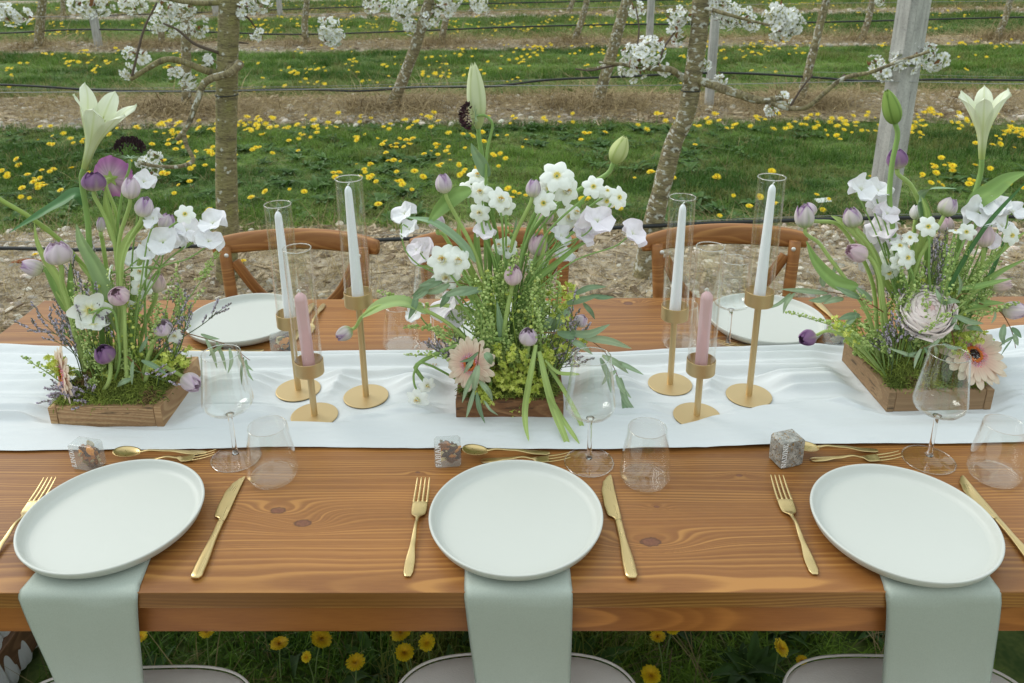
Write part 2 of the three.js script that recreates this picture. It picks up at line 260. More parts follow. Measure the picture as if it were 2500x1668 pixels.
// a bar along +x: f(t) gives [x, z middle, y middle, half width, half height]
function loft(n, f, sides = 12, p = 2.4) {
  return grid(sides, n + 2, (u, v) => {
    const k = clamp(Math.round(v * (n + 2)) - 1, 0, n), e = v === 0 || v === 1 ? 0.001 : 1, [x, z, y, hw, hh] = f(k / n), a = u * 2 * PI, c = cos(a), s = sin(a);
    return V(x, y + Math.sign(s) * pow(abs(s), 2 / p) * hh * e, z + Math.sign(c) * pow(abs(c), 2 / p) * hw * e);
  }, null, true);
}
const lerpK = (keys) => (t) => { for (let i = 1; i < keys.length; i++) if (t <= keys[i][0]) { const a = keys[i - 1], b = keys[i], k = sst(a[0], b[0], t); return a.slice(1).map((x, j) => mix(x, b[j + 1], k)); } return keys[keys.length - 1].slice(1); };
function forkGeo(L, tines, w) {
  const h = lerpK([[0, 0.0042, 0.0011, 0.0018], [0.05, 0.0072, 0.0011, 0.002], [0.15, 0.0075, 0.0011, 0.0025], [0.4, 0.004, 0.0014, 0.006], [0.62, 0.0026, 0.0019, 0.0095], [0.75, 0.0028, 0.0018, 0.006], [0.84, w * 0.93, 0.0011, 0.003], [0.9, w, 0.001, 0.0035], [1, w * 0.99, 0.0009, 0.005]]);
  const handle = loft(40, (t) => { const [hw, hh, y] = h(t); return [t * L * 0.76, 0, y, hw, hh]; });
  const ts = []; for (let i = 0; i < tines; i++) { const z = (i / (tines - 1) - 0.5) * 2 * (w - 0.0019); ts.push(loft(12, (t) => [L * (0.757 + 0.243 * t), z * (1 - 0.06 * t), 0.005 + 0.006 * t * t + 0.003 * t, mix(0.0019, 0.0009, t * t), mix(0.0009, 0.0006, t)], 8)); }
  return { handle, ts };
}
const fk4 = forkGeo(0.208, 4, 0.0125), fk3 = forkGeo(0.178, 3, 0.0112);
const knH = lerpK([[0, 0.0055, 0.003, 0], [0.04, 0.0088, 0.0034, 0], [0.2, 0.0088, 0.0034, 0], [0.75, 0.0052, 0.0028, 0], [1, 0.005, 0.0024, 0]]), knB = lerpK([[0, 0.005, 0.0022, 0], [0.05, 0.0056, 0.0018, 0], [0.13, 0.0104, 0.0011, -0.0045], [0.35, 0.0112, 0.001, -0.0052], [0.62, 0.0108, 0.001, -0.0048], [0.82, 0.0085, 0.0009, -0.0022], [0.94, 0.005, 0.0008, 0.0015], [1, 0.0014, 0.0006, 0.0048]]);
const knifeHandle = loft(24, (t) => { const [w, h] = knH(t); return [0.118 * t, 0, 0.0036, w, h]; }), knifeBlade = loft(36, (t) => { const [w, h, z] = knB(t); return [0.117 + 0.111 * t, z, 0.0034 - 0.001 * t, w, h]; }, 12, 2);
const spH = lerpK([[0, 0.0042, 0.0011, 0.002], [0.06, 0.0068, 0.0011, 0.002], [0.2, 0.0068, 0.0011, 0.0028], [0.6, 0.0034, 0.0014, 0.009], [0.85, 0.0024, 0.0018, 0.0105], [1, 0.0034, 0.0014, 0.008]]);
const spoonHandle = loft(32, (t) => { const [w, h, y] = spH(t); return [0.128 * t, 0, y, w, h]; });
const spoonBowl = (() => { const B = (r, a) => { const x = 0.151 + 0.027 * r * cos(a), z = 0.0185 * r * sin(a) * (1 + 0.12 * cos(a)); return [x, z, 0.0095 - 0.0062 * (1 - pow(r, 2.6)) + 0.002 * cos(a) * r]; }; return grid(36, 20, (u, v) => { const a = u * 2 * PI, up = v < 0.5, r = up ? v * 2 : 2 - v * 2, [x, z, y] = B(max(r, 0.001), a); return V(x, y + (up ? 0.0006 : -0.0006) * (1 - 0.2 * r), z); }, null, true); })();
// base and tip (or a point towards the tip) in the photograph
function lay(kind, from, to, label, group, o = {}) {
  const y = TY + (o.y ?? 0.0008), a = onY(...from, y), b = onY(...to, y + (kind === 'fork' || kind === 'dessert' ? 0.0135 : kind === 'spoon' ? 0.0095 + 0.17 * (o.tilt ?? 0) : 0)), g = thing({ fork: 'fork', dessert: 'dessert_fork', knife: 'knife', spoon: 'spoon' }[kind], label, { fork: 'fork', dessert: 'fork', knife: 'knife', spoon: 'spoon' }[kind], a, group);
  const len = { fork: 0.208, dessert: 0.178, knife: 0.228, spoon: 0.178 }[kind]; const d = b.clone().sub(a); d.y = 0; g.rotation.y = Math.atan2(-d.z, d.x);
  if (o.tip) { g.position.copy(b).addScaledVector(d.normalize(), -len); g.position.y = y; } else if (!o.raw) g.scale.setScalar(clamp(d.length() / len, 0.88, 1.1));
  if (kind === 'knife') { part('handle', knifeHandle, M.gold, g); part('blade', knifeBlade, M.gold, g).scale.z = o.flip ? -1 : 1; } else if (kind === 'spoon') { part('handle', spoonHandle, M.gold, g); part('bowl', spoonBowl, M.gold, g); } else { const k = kind === 'fork' ? fk4 : fk3; part('handle', k.handle, M.gold, g); k.ts.forEach((t) => part('tine', t, M.gold, g)); }
  if (o.tilt) { g.rotation.order = 'YXZ'; g.rotation.z = o.tilt; }
  if (o.over) g.children.forEach((c) => { c.scale.y = -1; c.position.y = 0.02; });
  return g;
}
const CG = 'gold cutlery around the plates';
lay('fork', [0, 1342], [122, 1166], 'gold fork beside the left plate, cut by the picture edge', CG, { tip: true });
lay('knife', [477, 1417], [590, 1167], 'gold knife lying just right of the left plate', CG);
lay('fork', [995, 1410], [1034, 1167], 'gold fork left of the middle near plate', CG);
lay('knife', [1543, 1417], [1483, 1163], 'gold knife right of the middle near plate', CG, { flip: false });
lay('fork', [1990, 1405], [1897, 1161], 'gold fork left of the plate on the right', CG);
lay('knife', [2500, 1350], [2343, 1164], 'gold knife at the right edge, partly under the right plate rim', CG, { tip: true });
lay('spoon', [504, 1107], [316, 1096], 'gold spoon behind the left plate, nearest to the resin block', CG, { tilt: 0.085 });
lay('dessert', [304, 1132], [495, 1104], 'gold dessert fork tucked behind the rim of the left plate', CG);
lay('spoon', [1342, 1108], [1158, 1093], 'gold spoon behind the middle near plate', CG, { tilt: 0.07 });
lay('dessert', [1174, 1127], [1368, 1109], 'gold dessert fork tucked behind the rim of the middle near plate', CG);
lay('spoon', [2142, 1102], [1960, 1084], 'gold spoon behind the right plate, beside the grey resin block', CG, { tilt: 0.085 });
lay('dessert', [1979, 1124], [2174, 1106], 'gold dessert fork behind the rim of the right plate', CG);
lay('dessert', [612, 868], [466, 848], 'gold dessert fork between the far left plate and the runner', CG, { raw: true });
lay('spoon', [644, 857], [500, 860], 'gold spoon between the far left plate and the runner, behind the fork', CG, { raw: true });
lay('fork', [790, 744], [748, 806], 'gold fork with its handle end showing beside the far left plate', CG, { raw: true });
lay('knife', [764, 746], [722, 812], 'gold knife beside the far left plate, seen through the candle glass', CG, { raw: true });
lay('knife', [1990, 738], [2046, 792], 'gold knife right of the far right plate', CG, { raw: true });
lay('dessert', [1950, 853], [1830, 836], 'gold dessert fork before the far right plate, tines beside the tall candle', CG, { raw: true });
lay('spoon', [1992, 847], [1850, 857], 'gold spoon before the far right plate, at the runner edge', CG, { raw: true });
lay('fork', [1072, 800], [1058, 860], 'gold fork behind the drooping narcissus, by the far middle wine glass', CG, { raw: true });

// ---------------------------------------------------------------- glasses
M.glass = phy([1, 1, 1], { transmission: 1, thickness: 0.02, roughness: 0.0, ior: 1.5 });
M.pane = phy([0.99, 0.995, 0.99], { transmission: 1, thickness: 0, roughness: 0.0, ior: 1.55 });
const footGeo = lathe([[0, 0], [0.03, 0.0003], [0.042, 0.0004], [0.0428, 0.0011], [0.042, 0.0019], [0.03, 0.0026], [0.014, 0.0042], [0.0062, 0.009], [0, 0.0092]], 72), stemGeo = lathe([[0, 0.0093], [0.0061, 0.0094], [0.0041, 0.02], [0.0036, 0.045], [0.0037, 0.075], [0.0046, 0.0865], [0.0075, 0.0903], [0, 0.0905]], 32);
const bowlGeo = lathe([[0, 0.0907], [0.0075, 0.0909], [0.015, 0.0937], [0.028, 0.0985], [0.0375, 0.1045], [0.0423, 0.112], [0.0432, 0.119], [0.0425, 0.1265], [0.0385, 0.158], [0.0345, 0.19], [0.0322, 0.2085], [0.0320, 0.2095], [0.0314, 0.2097], [0.0311, 0.2088], [0.0335, 0.19], [0.0375, 0.158], [0.0414, 0.1265], [0.042, 0.119], [0.041, 0.1127], [0.0365, 0.106], [0.0275, 0.1003], [0.015, 0.096], [0.0065, 0.0948], [0, 0.0946]], 72);
const tumWall = lathe([[0.0395, 0.0012], [0.0425, 0.0045], [0.0435, 0.01], [0.0432, 0.0165], [0.0395, 0.05], [0.0345, 0.085], [0.0322, 0.1], [0.0319, 0.1008], [0.0312, 0.1008], [0.0309, 0.1], [0.0333, 0.085], [0.0383, 0.05], [0.0419, 0.0165], [0.042, 0.0115], [0.041, 0.0078], [0.0385, 0.0058]], 72), tumBase = lathe([[0, 0.0006], [0.034, 0.0006], [0.0382, 0.0016], [0.0378, 0.0056], [0.03, 0.0048], [0.022, 0.0055], [0.012, 0.0049], [0, 0.0056]], 72);
const rimGeo = new THREE.TorusGeometry(0.0316, 0.0007, 8, 72).rotateX(PI / 2);
function glass(kind, u, v, label) {
  const p = onY(u, v, TY); p.y = TY + 0.0006; const wine = kind === 'wine_glass', o = thing(kind, label, wine ? 'wine glass' : 'tumbler', p, 'clear glasses on the table');
  if (wine) { part('foot', footGeo, M.pane, o); part('stem', stemGeo, M.glass, o); part('foot_rim', rimGeo, M.glass, o).scale.set(1.345, 1.1, 1.345); o.children[o.children.length - 1].position.y = 0.0013; part('bowl', bowlGeo, M.pane, o); } else { part('wall', tumWall, M.pane, o); part('base', tumBase, M.pane, o); }
  part('rim', rimGeo, M.glass, o).position.y = wine ? 0.2092 : 0.1004; return o;
}
glass('wine_glass', 576.5, 1119, 'empty stemmed wine glass at the left setting, beside the left crate');
glass('tumbler', 668, 1164, 'empty flared-base tumbler behind the knife at the left setting');
glass('wine_glass', 1438, 1130, 'empty stemmed wine glass right of the middle flower crate, hanging leaves beside it');
glass('tumbler', 1574, 1170, 'empty tumbler at the middle near setting, before the right candle group');
glass('wine_glass', 2267, 1124, 'empty stemmed wine glass in front of the right flower crate');
glass('tumbler', 2425, 1162, 'empty tumbler at the right edge of the table');
glass('tumbler', 981, 846, 'empty tumbler on the far side, under the drooping tulip leaf');
glass('wine_glass', 1058, 853, 'empty wine glass on the far side, half hidden by the middle flowers');
glass('tumbler', 1661, 842, 'empty tumbler on the far side, seen behind the right candle group');
glass('wine_glass', 1777, 845, 'empty wine glass on the far side, before the far right plate');

// ---------------------------------------------------------------- candle holders
M.chimney = phy([1, 1, 0.995], { transmission: 1, thickness: 0, roughness: 0.0, ior: 1.5 });
M.white = phy([0.86, 0.89, 0.95], { roughness: 0.55 });
M.pink = phy([0.68, 0.44, 0.47], { roughness: 0.5 });
M.wick = std([0.75, 0.75, 0.72]);
const baseGeo = lathe([[0, 0], [0.0435, 0], [0.0445, 0.0006], [0.0447, 0.002], [0.0442, 0.0029], [0.043, 0.0031], [0, 0.0032]], 96), padGeo = lathe([[0, 0], [0.0438, 0], [0.0438, 0.0016], [0, 0.0016]], 64);
const cupGeo = lathe([[0, 0.0], [0.0262, 0.0], [0.0267, 0.0008], [0.0267, 0.0268], [0.0266, 0.0276], [0.0262, 0.028], [0.0259, 0.0277], [0.0257, 0.027], [0.0257, 0.0018], [0, 0.0016]], 72);
const chimGeo = lathe([[0.0237, 0], [0.0251, 0], [0.02525, 0.0006], [0.0251, 0.1], [0.0250, 0.2478], [0.0247, 0.2487], [0.0241, 0.2487], [0.0238, 0.2478], [0.0237, 0.1], [0.0237, 0]], 72);
const chimRim = new THREE.TorusGeometry(0.02445, 0.0009, 8, 64).rotateX(PI / 2);
M.pad = std([0.02, 0.02, 0.02]);
function candle(u, v, topV, wax, label, tilt = [0, 0], wl = 0.23) {   // foot centre; v of the cup's rim centre
  const p = onY(u, v, TY + 0.009); p.y = TY + 0.0045; flats.push([p.x, p.z, 0.047]);
  const cup = (() => { let lo = 0.05, hi = 0.4; for (let i = 0; i < 30; i++) { const m = (lo + hi) / 2, q = p.clone(); q.y += m; const c = q.sub(camera.position).applyQuaternion(camera.quaternion.clone().invert()), vv = CY - c.y / c.z * -FL * -1; if (CY + c.y / c.z * FL > topV) lo = m; else hi = m; } return lo; })();
  const t = thing('candle_holder', label, 'candle holder', p, 'gold candle holders with glass chimneys'), yb = cup - 0.028;
  part('base', padGeo, M.pad, t); part('base', baseGeo.clone().translate(0, 0.0016, 0), M.satin, t);
  part('pole', tube([V(0, 0.004, 0), V(0, yb + 0.001, 0)], [0.0062, 0.0062], 1, 20), M.satin, t);
  part('cup', cupGeo.clone().translate(0, yb, 0), M.satin, t);
  part('rim', chimRim.clone().translate(0, yb + 0.2505, 0), M.glass, t); part('chimney', chimGeo.clone().translate(0, yb + 0.0022, 0), M.chimney, t);
  const y0 = yb + 0.006, pink = wax === 'pink', prof = pink ? [[0.0001, 0], [0.0112, 0], [0.0114, 0.004], [0.0112, wl - 0.014], [0.0102, wl - 0.007], [0.006, wl - 0.0025], [0.003, wl], [0.0001, wl + 0.0004]] : [[0.0001, 0], [0.0112, 0], [0.0113, 0.003], [0.0068, wl - 0.012], [0.006, wl - 0.006], [0.0038, wl - 0.002], [0.002, wl], [0.0001, wl + 0.0004]];
  const c = thing('candle', pink ? label.replace(/^.*?holder/, 'dusty pink candle in the holder') : label.replace(/^.*?holder/, 'white taper candle'), 'candle', p.clone().add(V(0, y0, 0)), 'unlit candles in glass chimneys');
  c.rotation.set(tilt[0], 0, tilt[1]);
  part('wax', lathe(prof, 32), pink ? M.pink : M.white, c);
  part('wick', pink ? tube([V(0, wl - 0.001, 0), V(0.0005, wl + 0.005, 0.001), V(-0.002, wl + 0.007, 0.001), V(-0.005, wl + 0.003, 0.002)], [0.0013, 0.0011], 8, 6) : tube([V(0, wl - 0.001, 0), V(0.001, wl + 0.003, 0), V(0.0035, wl + 0.0045, 0)], [0.0012, 0.001], 6, 6), M.wick, c);
}
candle(728, 950, 763, 'white', 'gold holder of middle height at the back of the left candle group', [0, 0.006]);
candle(893.5, 966, 711, 'white', 'tallest gold holder of the left candle group', [0, 0.012]);
candle(767.6, 1013, 878, 'pink', 'short gold holder at the front of the left candle group', [0, 0.02], 0.158);
candle(1636, 936, 745, 'white', 'gold holder of middle height at the back of the right candle group', [0, -0.008]);
candle(1828.6, 964, 709, 'white', 'tallest gold holder of the right candle group', [0, -0.012]);
candle(1701.5, 1013, 876, 'pink', 'short gold holder at the front of the right candle group', [0, -0.006], 0.158);

// ---------------------------------------------------------------- resin name blocks with dried flowers
M.resin = phy([0.9, 0.92, 0.92], { transmission: 0.86, thickness: 0, roughness: 0.12, ior: 1.45 });
const fleck = tex(256, 256, (x, y) => { const n = fbm(x / 30, y / 30, 91, 4), q = noise(x / 9, y / 9, 92); let c = mix3([0.36, 0.35, 0.32], [0.68, 0.67, 0.62], clamp(0.5 + 1.3 * n)); if (q > 0.5) c = mix3(c, [0.42, 0.27, 0.12], sst(0.5, 0.7, q)); if (noise(x / 6, y / 6, 93) > 0.66) c = [0.07, 0.06, 0.06]; return c; });
M.fleck = phy([1, 1, 1], { map: rep(fleck, 18, 18), transmission: 0.35, thickness: 0, roughness: 0.2, ior: 1.45 });
M.bits = std([1, 1, 1], { vertexColors: true, roughness: 0.8, side: THREE.DoubleSide });
M.ink = std([0.95, 0.95, 0.95], { roughness: 0.5 });
const font = await new FontLoader().loadAsync('fonts/droid/droid_serif_regular.typeface.json');
function block(u, v, rot, name, pal, n, sd, label, w = 0.046, h = 0.05, d = 0.026, side = 1) {
  setSeed(sd); const p = onY(u, v, TY); p.y = TY + 0.0005; const t = thing('resin_block', label, 'place marker', p, 'clear resin name blocks holding dried flowers'); t.rotation.y = rot;
  const s = new THREE.Shape(), k = w / 2, c = 0.004; [[-k + c, 0], [k - c, 0], [k, c], [k, h - c], [k - c, h], [-k + c, h], [-k, h - c], [-k, c]].forEach((q, i) => (i ? s.lineTo(...q) : s.moveTo(...q)));
  part('resin', new THREE.ExtrudeGeometry(s, { depth: d - 0.003, bevelThickness: 0.0015, bevelSize: 0.0012, bevelOffset: -0.0012, bevelSegments: 2 }).translate(0, 0, -d / 2 + 0.0015), pal === greyP && name ? M.fleck : M.resin, t);
  const bits = []; for (let i = 0; i < n; i++) { const q = new THREE.IcosahedronGeometry(rr(0.003, 0.008), 1), pp = q.attributes.position; const sx = rr(0.5, 1.4), sy = rr(0.4, 1.4), sz = rr(0.25, 0.7); for (let j = 0; j < pp.count; j++) { const m = 1 + 0.35 * noise(pp.getX(j) * 900 + i, pp.getY(j) * 900 + pp.getZ(j) * 500, i); pp.setXYZ(j, pp.getX(j) * sx * m, pp.getY(j) * sy * m, pp.getZ(j) * sz * m); } q.rotateZ(rnd() * 6).computeVertexNormals(); q.translate(clamp(0.0045 + 0.009 * (rnd() + rnd() - 1) * 1.7, -k + 0.006, k - 0.006), clamp(h * 0.5 + 0.011 * (rnd() + rnd() - 1) * 1.8, 0.005, h - 0.006), rr(-d / 2 + 0.006, d / 2 - 0.006)); const cc = pal[floor(rnd() * pal.length)], m = rr(0.6, 1.25); bits.push(paint(q, [cc[0] * m, cc[1] * m, cc[2] * m])); }
  part('dried_flowers', merge(bits.map((b) => { b.deleteAttribute('uv'); return b; })), M.bits, t);
  if (name) { const g = new TextGeometry(name, { font, size: 0.0092, depth: 0.0004, curveSegments: 3 }); g.rotateZ(PI / 2); g.computeBoundingBox(); const b = g.boundingBox; g.scale(1, min(1, (h - 0.006) / (b.max.y - b.min.y)), 1); g.computeBoundingBox(); g.translate(-k + 0.011 - g.boundingBox.max.x, h / 2 - (g.boundingBox.max.y + g.boundingBox.min.y) / 2, d / 2 + 0.0004); part('lettering', g, M.ink, t); }
  return t;
}
const warm = [[0.42, 0.15, 0.03], [0.12, 0.05, 0.02], [0.75, 0.3, 0.04], [0.05, 0.03, 0.02], [0.7, 0.58, 0.32], [0.24, 0.19, 0.07]], greyP = [[0.55, 0.5, 0.4], [0.2, 0.18, 0.19], [0.5, 0.48, 0.48], [0.65, 0.56, 0.38], [0.26, 0.14, 0.08]];
block(219, 1139, -0.24, 'LINDA', warm, 150, 5, 'resin block with brown dried petals behind the left plate', 0.05, 0.05, 0.026);
block(1094, 1133, 0.09, 'FABIAN', warm, 120, 6, 'square resin block with orange dried petals behind the middle near plate', 0.046, 0.05, 0.022);
block(1917, 1128, 0.3, 'NADINE', greyP, 150, 7, 'grey speckled resin block behind the plate on the right', 0.046, 0.053, 0.034);
block(690, 866, 0.25, '', warm, 70, 8, 'resin block with dark dried petals before the far left plate', 0.047, 0.05, 0.026);
block(2037, 843, -0.1, '', greyP, 80, 9, 'resin block with dried petals between far right plate and right crate', 0.047, 0.05, 0.026);
// ---------------------------------------------------------------- cross-back chairs
const chairTex = woodTex(512, 256, 0.8, 0.3, { planks: 2, seed: 51, ring: 0.008, straight: 0.05, dark: [0.29, 0.115, 0.034], light: [0.48, 0.225, 0.072], tone: 0.05 });
M.chair = woodMat(chairTex, { roughness: 0.5 });
M.bolt = std([0.75, 0.75, 0.73], { metalness: 0.6, roughness: 0.35 });
M.cushion = phy([0.84, 0.79, 0.74], { roughness: 0.95, sheen: 0.3, sheenColor: col([0.5, 0.48, 0.45]) });
M.cushion.bumpMap = tex(256, 256, (x, y) => 0.5 + 0.35 * noise(x / 1.3, y / 1.3, 3) + 0.1 * ((x + y) & 1), false); M.cushion.bumpMap.repeat.set(4, 4); M.cushion.bumpScale = 0.0006;
const sq = (a, n) => { const c = cos(a), s = sin(a); return [Math.sign(c) * pow(abs(c), 2 / n), Math.sign(s) * pow(abs(s), 2 / n)]; };
function slab(hw, hd, h, r, n, taper = 0) { // a soft-edged seat shape, its top at y = 0
  return grid(64, 18, (u, v) => { const a = u * 2 * PI, [c, s] = sq(a, n); let k, y; if (v < 0.3) { k = (v / 0.3) * (1 - r / hw); y = 0; } else if (v < 0.6) { const b = ((v - 0.3) / 0.3) * PI; k = 1 - r / hw + (r / hw) * sin(b); y = -h / 2 + (h / 2) * cos(b); } else { k = (1 - (v - 0.6) / 0.4) * (1 - r / hw); y = -h; } return V(c * hw * k * (1 - taper * s), y, s * hd * k); }, null, true);
}
function bar(path, w, h, seg = 24, side = V(1, 0, 0), sides = 14, p = 3) { // rounded bar along a path, w across 'side'
  const cv = curve(path);
  const g = grid(sides, seg + 2, (u, v) => { const k = clamp((v * (seg + 2) - 1) / seg), e = v === 0 || v === 1 ? 0.001 : 1, P = cv.getPoint(k), T = cv.getTangent(k), S = side.clone().sub(T.clone().multiplyScalar(side.dot(T))).normalize(), B = T.clone().cross(S), [c, s] = sq(u * 2 * PI, p); const W = typeof w === 'function' ? w(k) : w, H = typeof h === 'function' ? h(k) : h; return P.addScaledVector(S, c * W / 2 * e).addScaledVector(B, s * H / 2 * e); }, null, true);
  const L = cv.getLength(), q = g.attributes.uv; for (let i = 0; i < q.count; i++) q.setXY(i, q.getY(i) * L, q.getX(i) * 0.16 + 0.02);
  return g;
}
function makeChair(label, cushion) {   // faces +z, floor at y = 0
  const t = thing('cross_back_chair', label, 'chair', V(0, 0, 0), 'cross-back chairs at the table');
  part('seat', slab(0.205, 0.195, 0.03, 0.014, 3.2, -0.06).translate(0, 0.45, 0.02), M.chair, t);
  if (cushion) { const c = part('cushion', slab(0.2, 0.19, 0.034, 0.012, 3.6, -0.05).translate(0, 0.485, 0.022), M.cushion, t); const ring = []; for (let i = 0; i <= 64; i++) { const [a, b] = sq(i / 64 * 2 * PI, 3.6); ring.push(V(a * 0.199 * (1 + 0.05 * b), 0.483, 0.022 + b * 0.189)); } part('piping', tube(new THREE.CatmullRomCurve3(ring.slice(0, 64), true), [0.0022, 0.0022], 96, 8), M.cushion, t); }
  for (const s of [-1, 1]) {
    part('front_leg', tube([V(s * 0.175, 0.43, 0.17), V(s * 0.18, 0.2, 0.175), V(s * 0.185, 0, 0.18)], [0.02, 0.016], 8, 14), M.chair, t);
    part('back_post', tube([V(s * 0.17, 0, -0.2), V(s * 0.168, 0.3, -0.17), V(s * 0.165, 0.46, -0.165), V(s * 0.177, 0.7, -0.188), V(s * 0.186, 0.855, -0.205)], (k) => 0.0175 - 0.002 * k, 20, 16), M.chair, t);
    part('bolt', new THREE.SphereGeometry(0.0062, 14, 10).scale(1, 1, 0.6).translate(s * 0.176, 0.838, -0.187), M.bolt, t);
    part('cross_brace', bar([V(s * 0.163, 0.815, -0.205), V(s * 0.11, 0.72, -0.215), V(0, 0.615 + s * 0.004, -0.207 + s * 0.007), V(-s * 0.1, 0.52, -0.185), V(-s * 0.155, 0.462, -0.172)], 0.011, 0.03, 24, V(0, 0.1, 1)), M.chair, t);
    part('stretcher', tube([V(s * 0.18, 0.2, 0.17), V(s * 0.17, 0.22, -0.18)], [0.01, 0.01], 2, 10), M.chair, t);
  }
  part('stretcher', tube([V(-0.17, 0.2, 0), V(0.17, 0.2, 0)], [0.01, 0.01], 2, 10), M.chair, t);
  const rail = []; for (let i = 0; i <= 12; i++) { const k = i / 6 - 1; rail.push(V(k * 0.222, 0.853 + 0.006 * (1 - k * k), -0.262 + 0.05 * k * k)); }
  part('top_rail', bar(rail, (k) => 0.03 * (1 - 0.25 * pow(abs(2 * k - 1), 6)), (k) => 0.058 * (1 - 0.3 * pow(abs(2 * k - 1), 5)), 40, V(0, 0, 1), 18, 2.6), M.chair, t);
  return t;
}
{
  const a = makeChair('wooden cross-back chair behind the left candle group', false), zc = -2.025 + 0.24;
  const at = (u) => onZ(u, 580, 2.04).x;
  a.position.set(at(722), 0, zc); a.rotation.y = -0.03;
  const b = clone(a, 'wooden cross-back chair behind the middle flower crate'); b.position.set(at(1208), 0, zc); b.rotation.y = 0.0;
  const c = clone(a, 'wooden cross-back chair behind the right candle group'); c.position.set(at(1772), 0, zc - 0.01); c.rotation.y = 0.04;
  const n = makeChair('near chair with taupe seat pad, under the middle green napkin', true), front = -1.031 + 0.21;
  n.position.set(onY(1261, 1668, 0.48).x, 0, front); n.rotation.y = PI;
  const l = clone(n, 'near chair with taupe seat pad, under the green napkin on the left'); l.position.set(onY(352, 1668, 0.48).x, 0, front + 0.022); l.rotation.set(0, PI + 0.03, 0);
  const r = clone(n, 'near chair with taupe seat pad, under the green napkin on the right'); r.position.set(onY(2190, 1668, 0.48).x, 0, front + 0.012); r.rotation.set(0, PI - 0.04, 0);
}

// ---------------------------------------------------------------- ground: grass alleys and mulched tree rows
const soilTex = tex(512, 512, (x, y) => { const n = fbm(x / 20, y / 20, 3, 5), m = noise(x / 2.5, y / 2.5, 9); return mix3([0.06, 0.11, 0.025], [0.15, 0.2, 0.05], clamp(0.5 + n + 0.3 * m)); });
const mulchTex = tex(1024, 512, (x, y) => { const n = fbm(x / 24, y / 24, 13, 5), m = noise(x / 3, y / 2, 19), g = noise(x / 7, y / 7, 29); let c = mix3([0.13, 0.1, 0.066], [0.5, 0.42, 0.3], clamp(0.45 + 0.9 * n + 0.45 * m)); if (g > 0.55) c = mix3(c, [0.42, 0.4, 0.36], 0.5); return c; });
const groundRows = [{ d: 3.75, a: 2.92, b: 4.55 }, { d: 8.24, a: 7.45, b: 9.05 }, { d: 13.95, a: 13.2, b: 14.7 }, { d: 20.1, a: 19.3, b: 20.9 }, { d: 26.4, a: 25.5, b: 27.2 }, { d: 33, a: 32, b: 34 }];
struct('ground', new THREE.PlaneGeometry(240, 240).rotateX(-PI / 2), std([1, 1, 1], { map: rep(soilTex, 160, 160), roughness: 1 }));
groundRows.forEach((r, i) => {
  const w = 60, g = grid(220, 10, (u, v) => { const x = (u - 0.5) * w, e = 0.16 * noise(x * 0.9, i * 7 + 1, 41) + 0.07 * noise(x * 3.1, i * 7 + 2, 42), e2 = 0.16 * noise(x * 0.9, i * 7 + 3, 43) + 0.07 * noise(x * 3.1, i * 7 + 4, 44); return V(x, 0.004 + 0.012 * sin(v * PI) + (v > 0.02 && v < 0.98 ? 0.012 * (1 + noise(x * 2.2, v * 6, 45 + i)) : 0), -mix(r.a + e, r.b + e2, v)); });
  const uv = g.attributes.uv; for (let k = 0; k < uv.count; k++) uv.setXY(k, uv.getX(k) * 30, uv.getY(k) * 1.6);
  struct('mulch_strip', g, std([1, 1, 1], { map: mulchTex, roughness: 1, side: THREE.DoubleSide }));
});
const instanced = (name, geo, mat, list, kind = 'stuff', parent = scene) => { // list of [matrix, color]
  const m = new THREE.InstancedMesh(geo, mat, list.length); list.forEach(([a, c], i) => { m.setMatrixAt(i, a); if (c) m.setColorAt(i, c); }); m.name = parent === scene ? numbered(name) : name; m.castShadow = m.receiveShadow = true; parent.add(m); if (kind) m.userData.kind = kind; return m;
};
const mat4 = (p, q, s) => new THREE.Matrix4().compose(p, q, typeof s === 'number' ? V(s, s, s) : s);
const yaw = (a, tx = 0, tz = 0) => new THREE.Quaternion().setFromEuler(new THREE.Euler(tx, a, tz, 'YXZ'));
const inMulch = (x, d, m = 0) => groundRows.some((r) => d > r.a + m + 0.1 * noise(x * 2, r.d, 5) && d < r.b - m + 0.1 * noise(x * 2, r.d + 3, 5));
const halfX = (d) => d * 0.68 + 0.5;
// one tuft of bent blades
function tuft(n, h, spread, w, lean, seg = 3) {
  const pos = [], idx = [], cl = []; let k = 0;
  for (let i = 0; i < n; i++) {
    const a = rnd() * 6.283, r = spread * sqrt(rnd()), L = h * rr(0.55, 1.15), le = lean * rr(0.3, 1.3), b = rnd() * 6.283, x0 = r * cos(a), z0 = r * sin(a), dx = cos(b), dz = sin(b), ww = w * rr(0.6, 1.2), tn = rr(0.7, 1.25);
    for (let j = 0; j <= seg; j++) { const t = j / seg, o = le * L * t * t, y = L * t * (1 - 0.35 * le * t), q = ww * (1 - pow(t, 2.2)) + 0.0002, ex = -dz * q, ez = dx * q; pos.push(x0 + dx * o - ex, y, z0 + dz * o - ez, x0 + dx * o + ex, y, z0 + dz * o + ez); const m = tn; cl.push(m, m, m * 0.9, m, m, m * 0.9); }
    for (let j = 0; j < seg; j++) { const q = k + j * 2; idx.push(q, q + 1, q + 3, q, q + 3, q + 2); } k += (seg + 1) * 2;
  }
  const g = new THREE.BufferGeometry(); g.setAttribute('position', new THREE.Float32BufferAttribute(pos, 3)); g.setAttribute('color', new THREE.Float32BufferAttribute(cl, 3)); g.setIndex(idx); g.computeVertexNormals();
  return g;
}
M.grass = phy([1, 1, 1], { vertexColors: true, roughness: 0.65, side: THREE.DoubleSide, transmission: 0.4, thickness: 0, specularIntensity: 0.35 });
M.straw = std([1, 1, 1], { vertexColors: true, roughness: 0.9, side: THREE.DoubleSide });
setSeed(901);
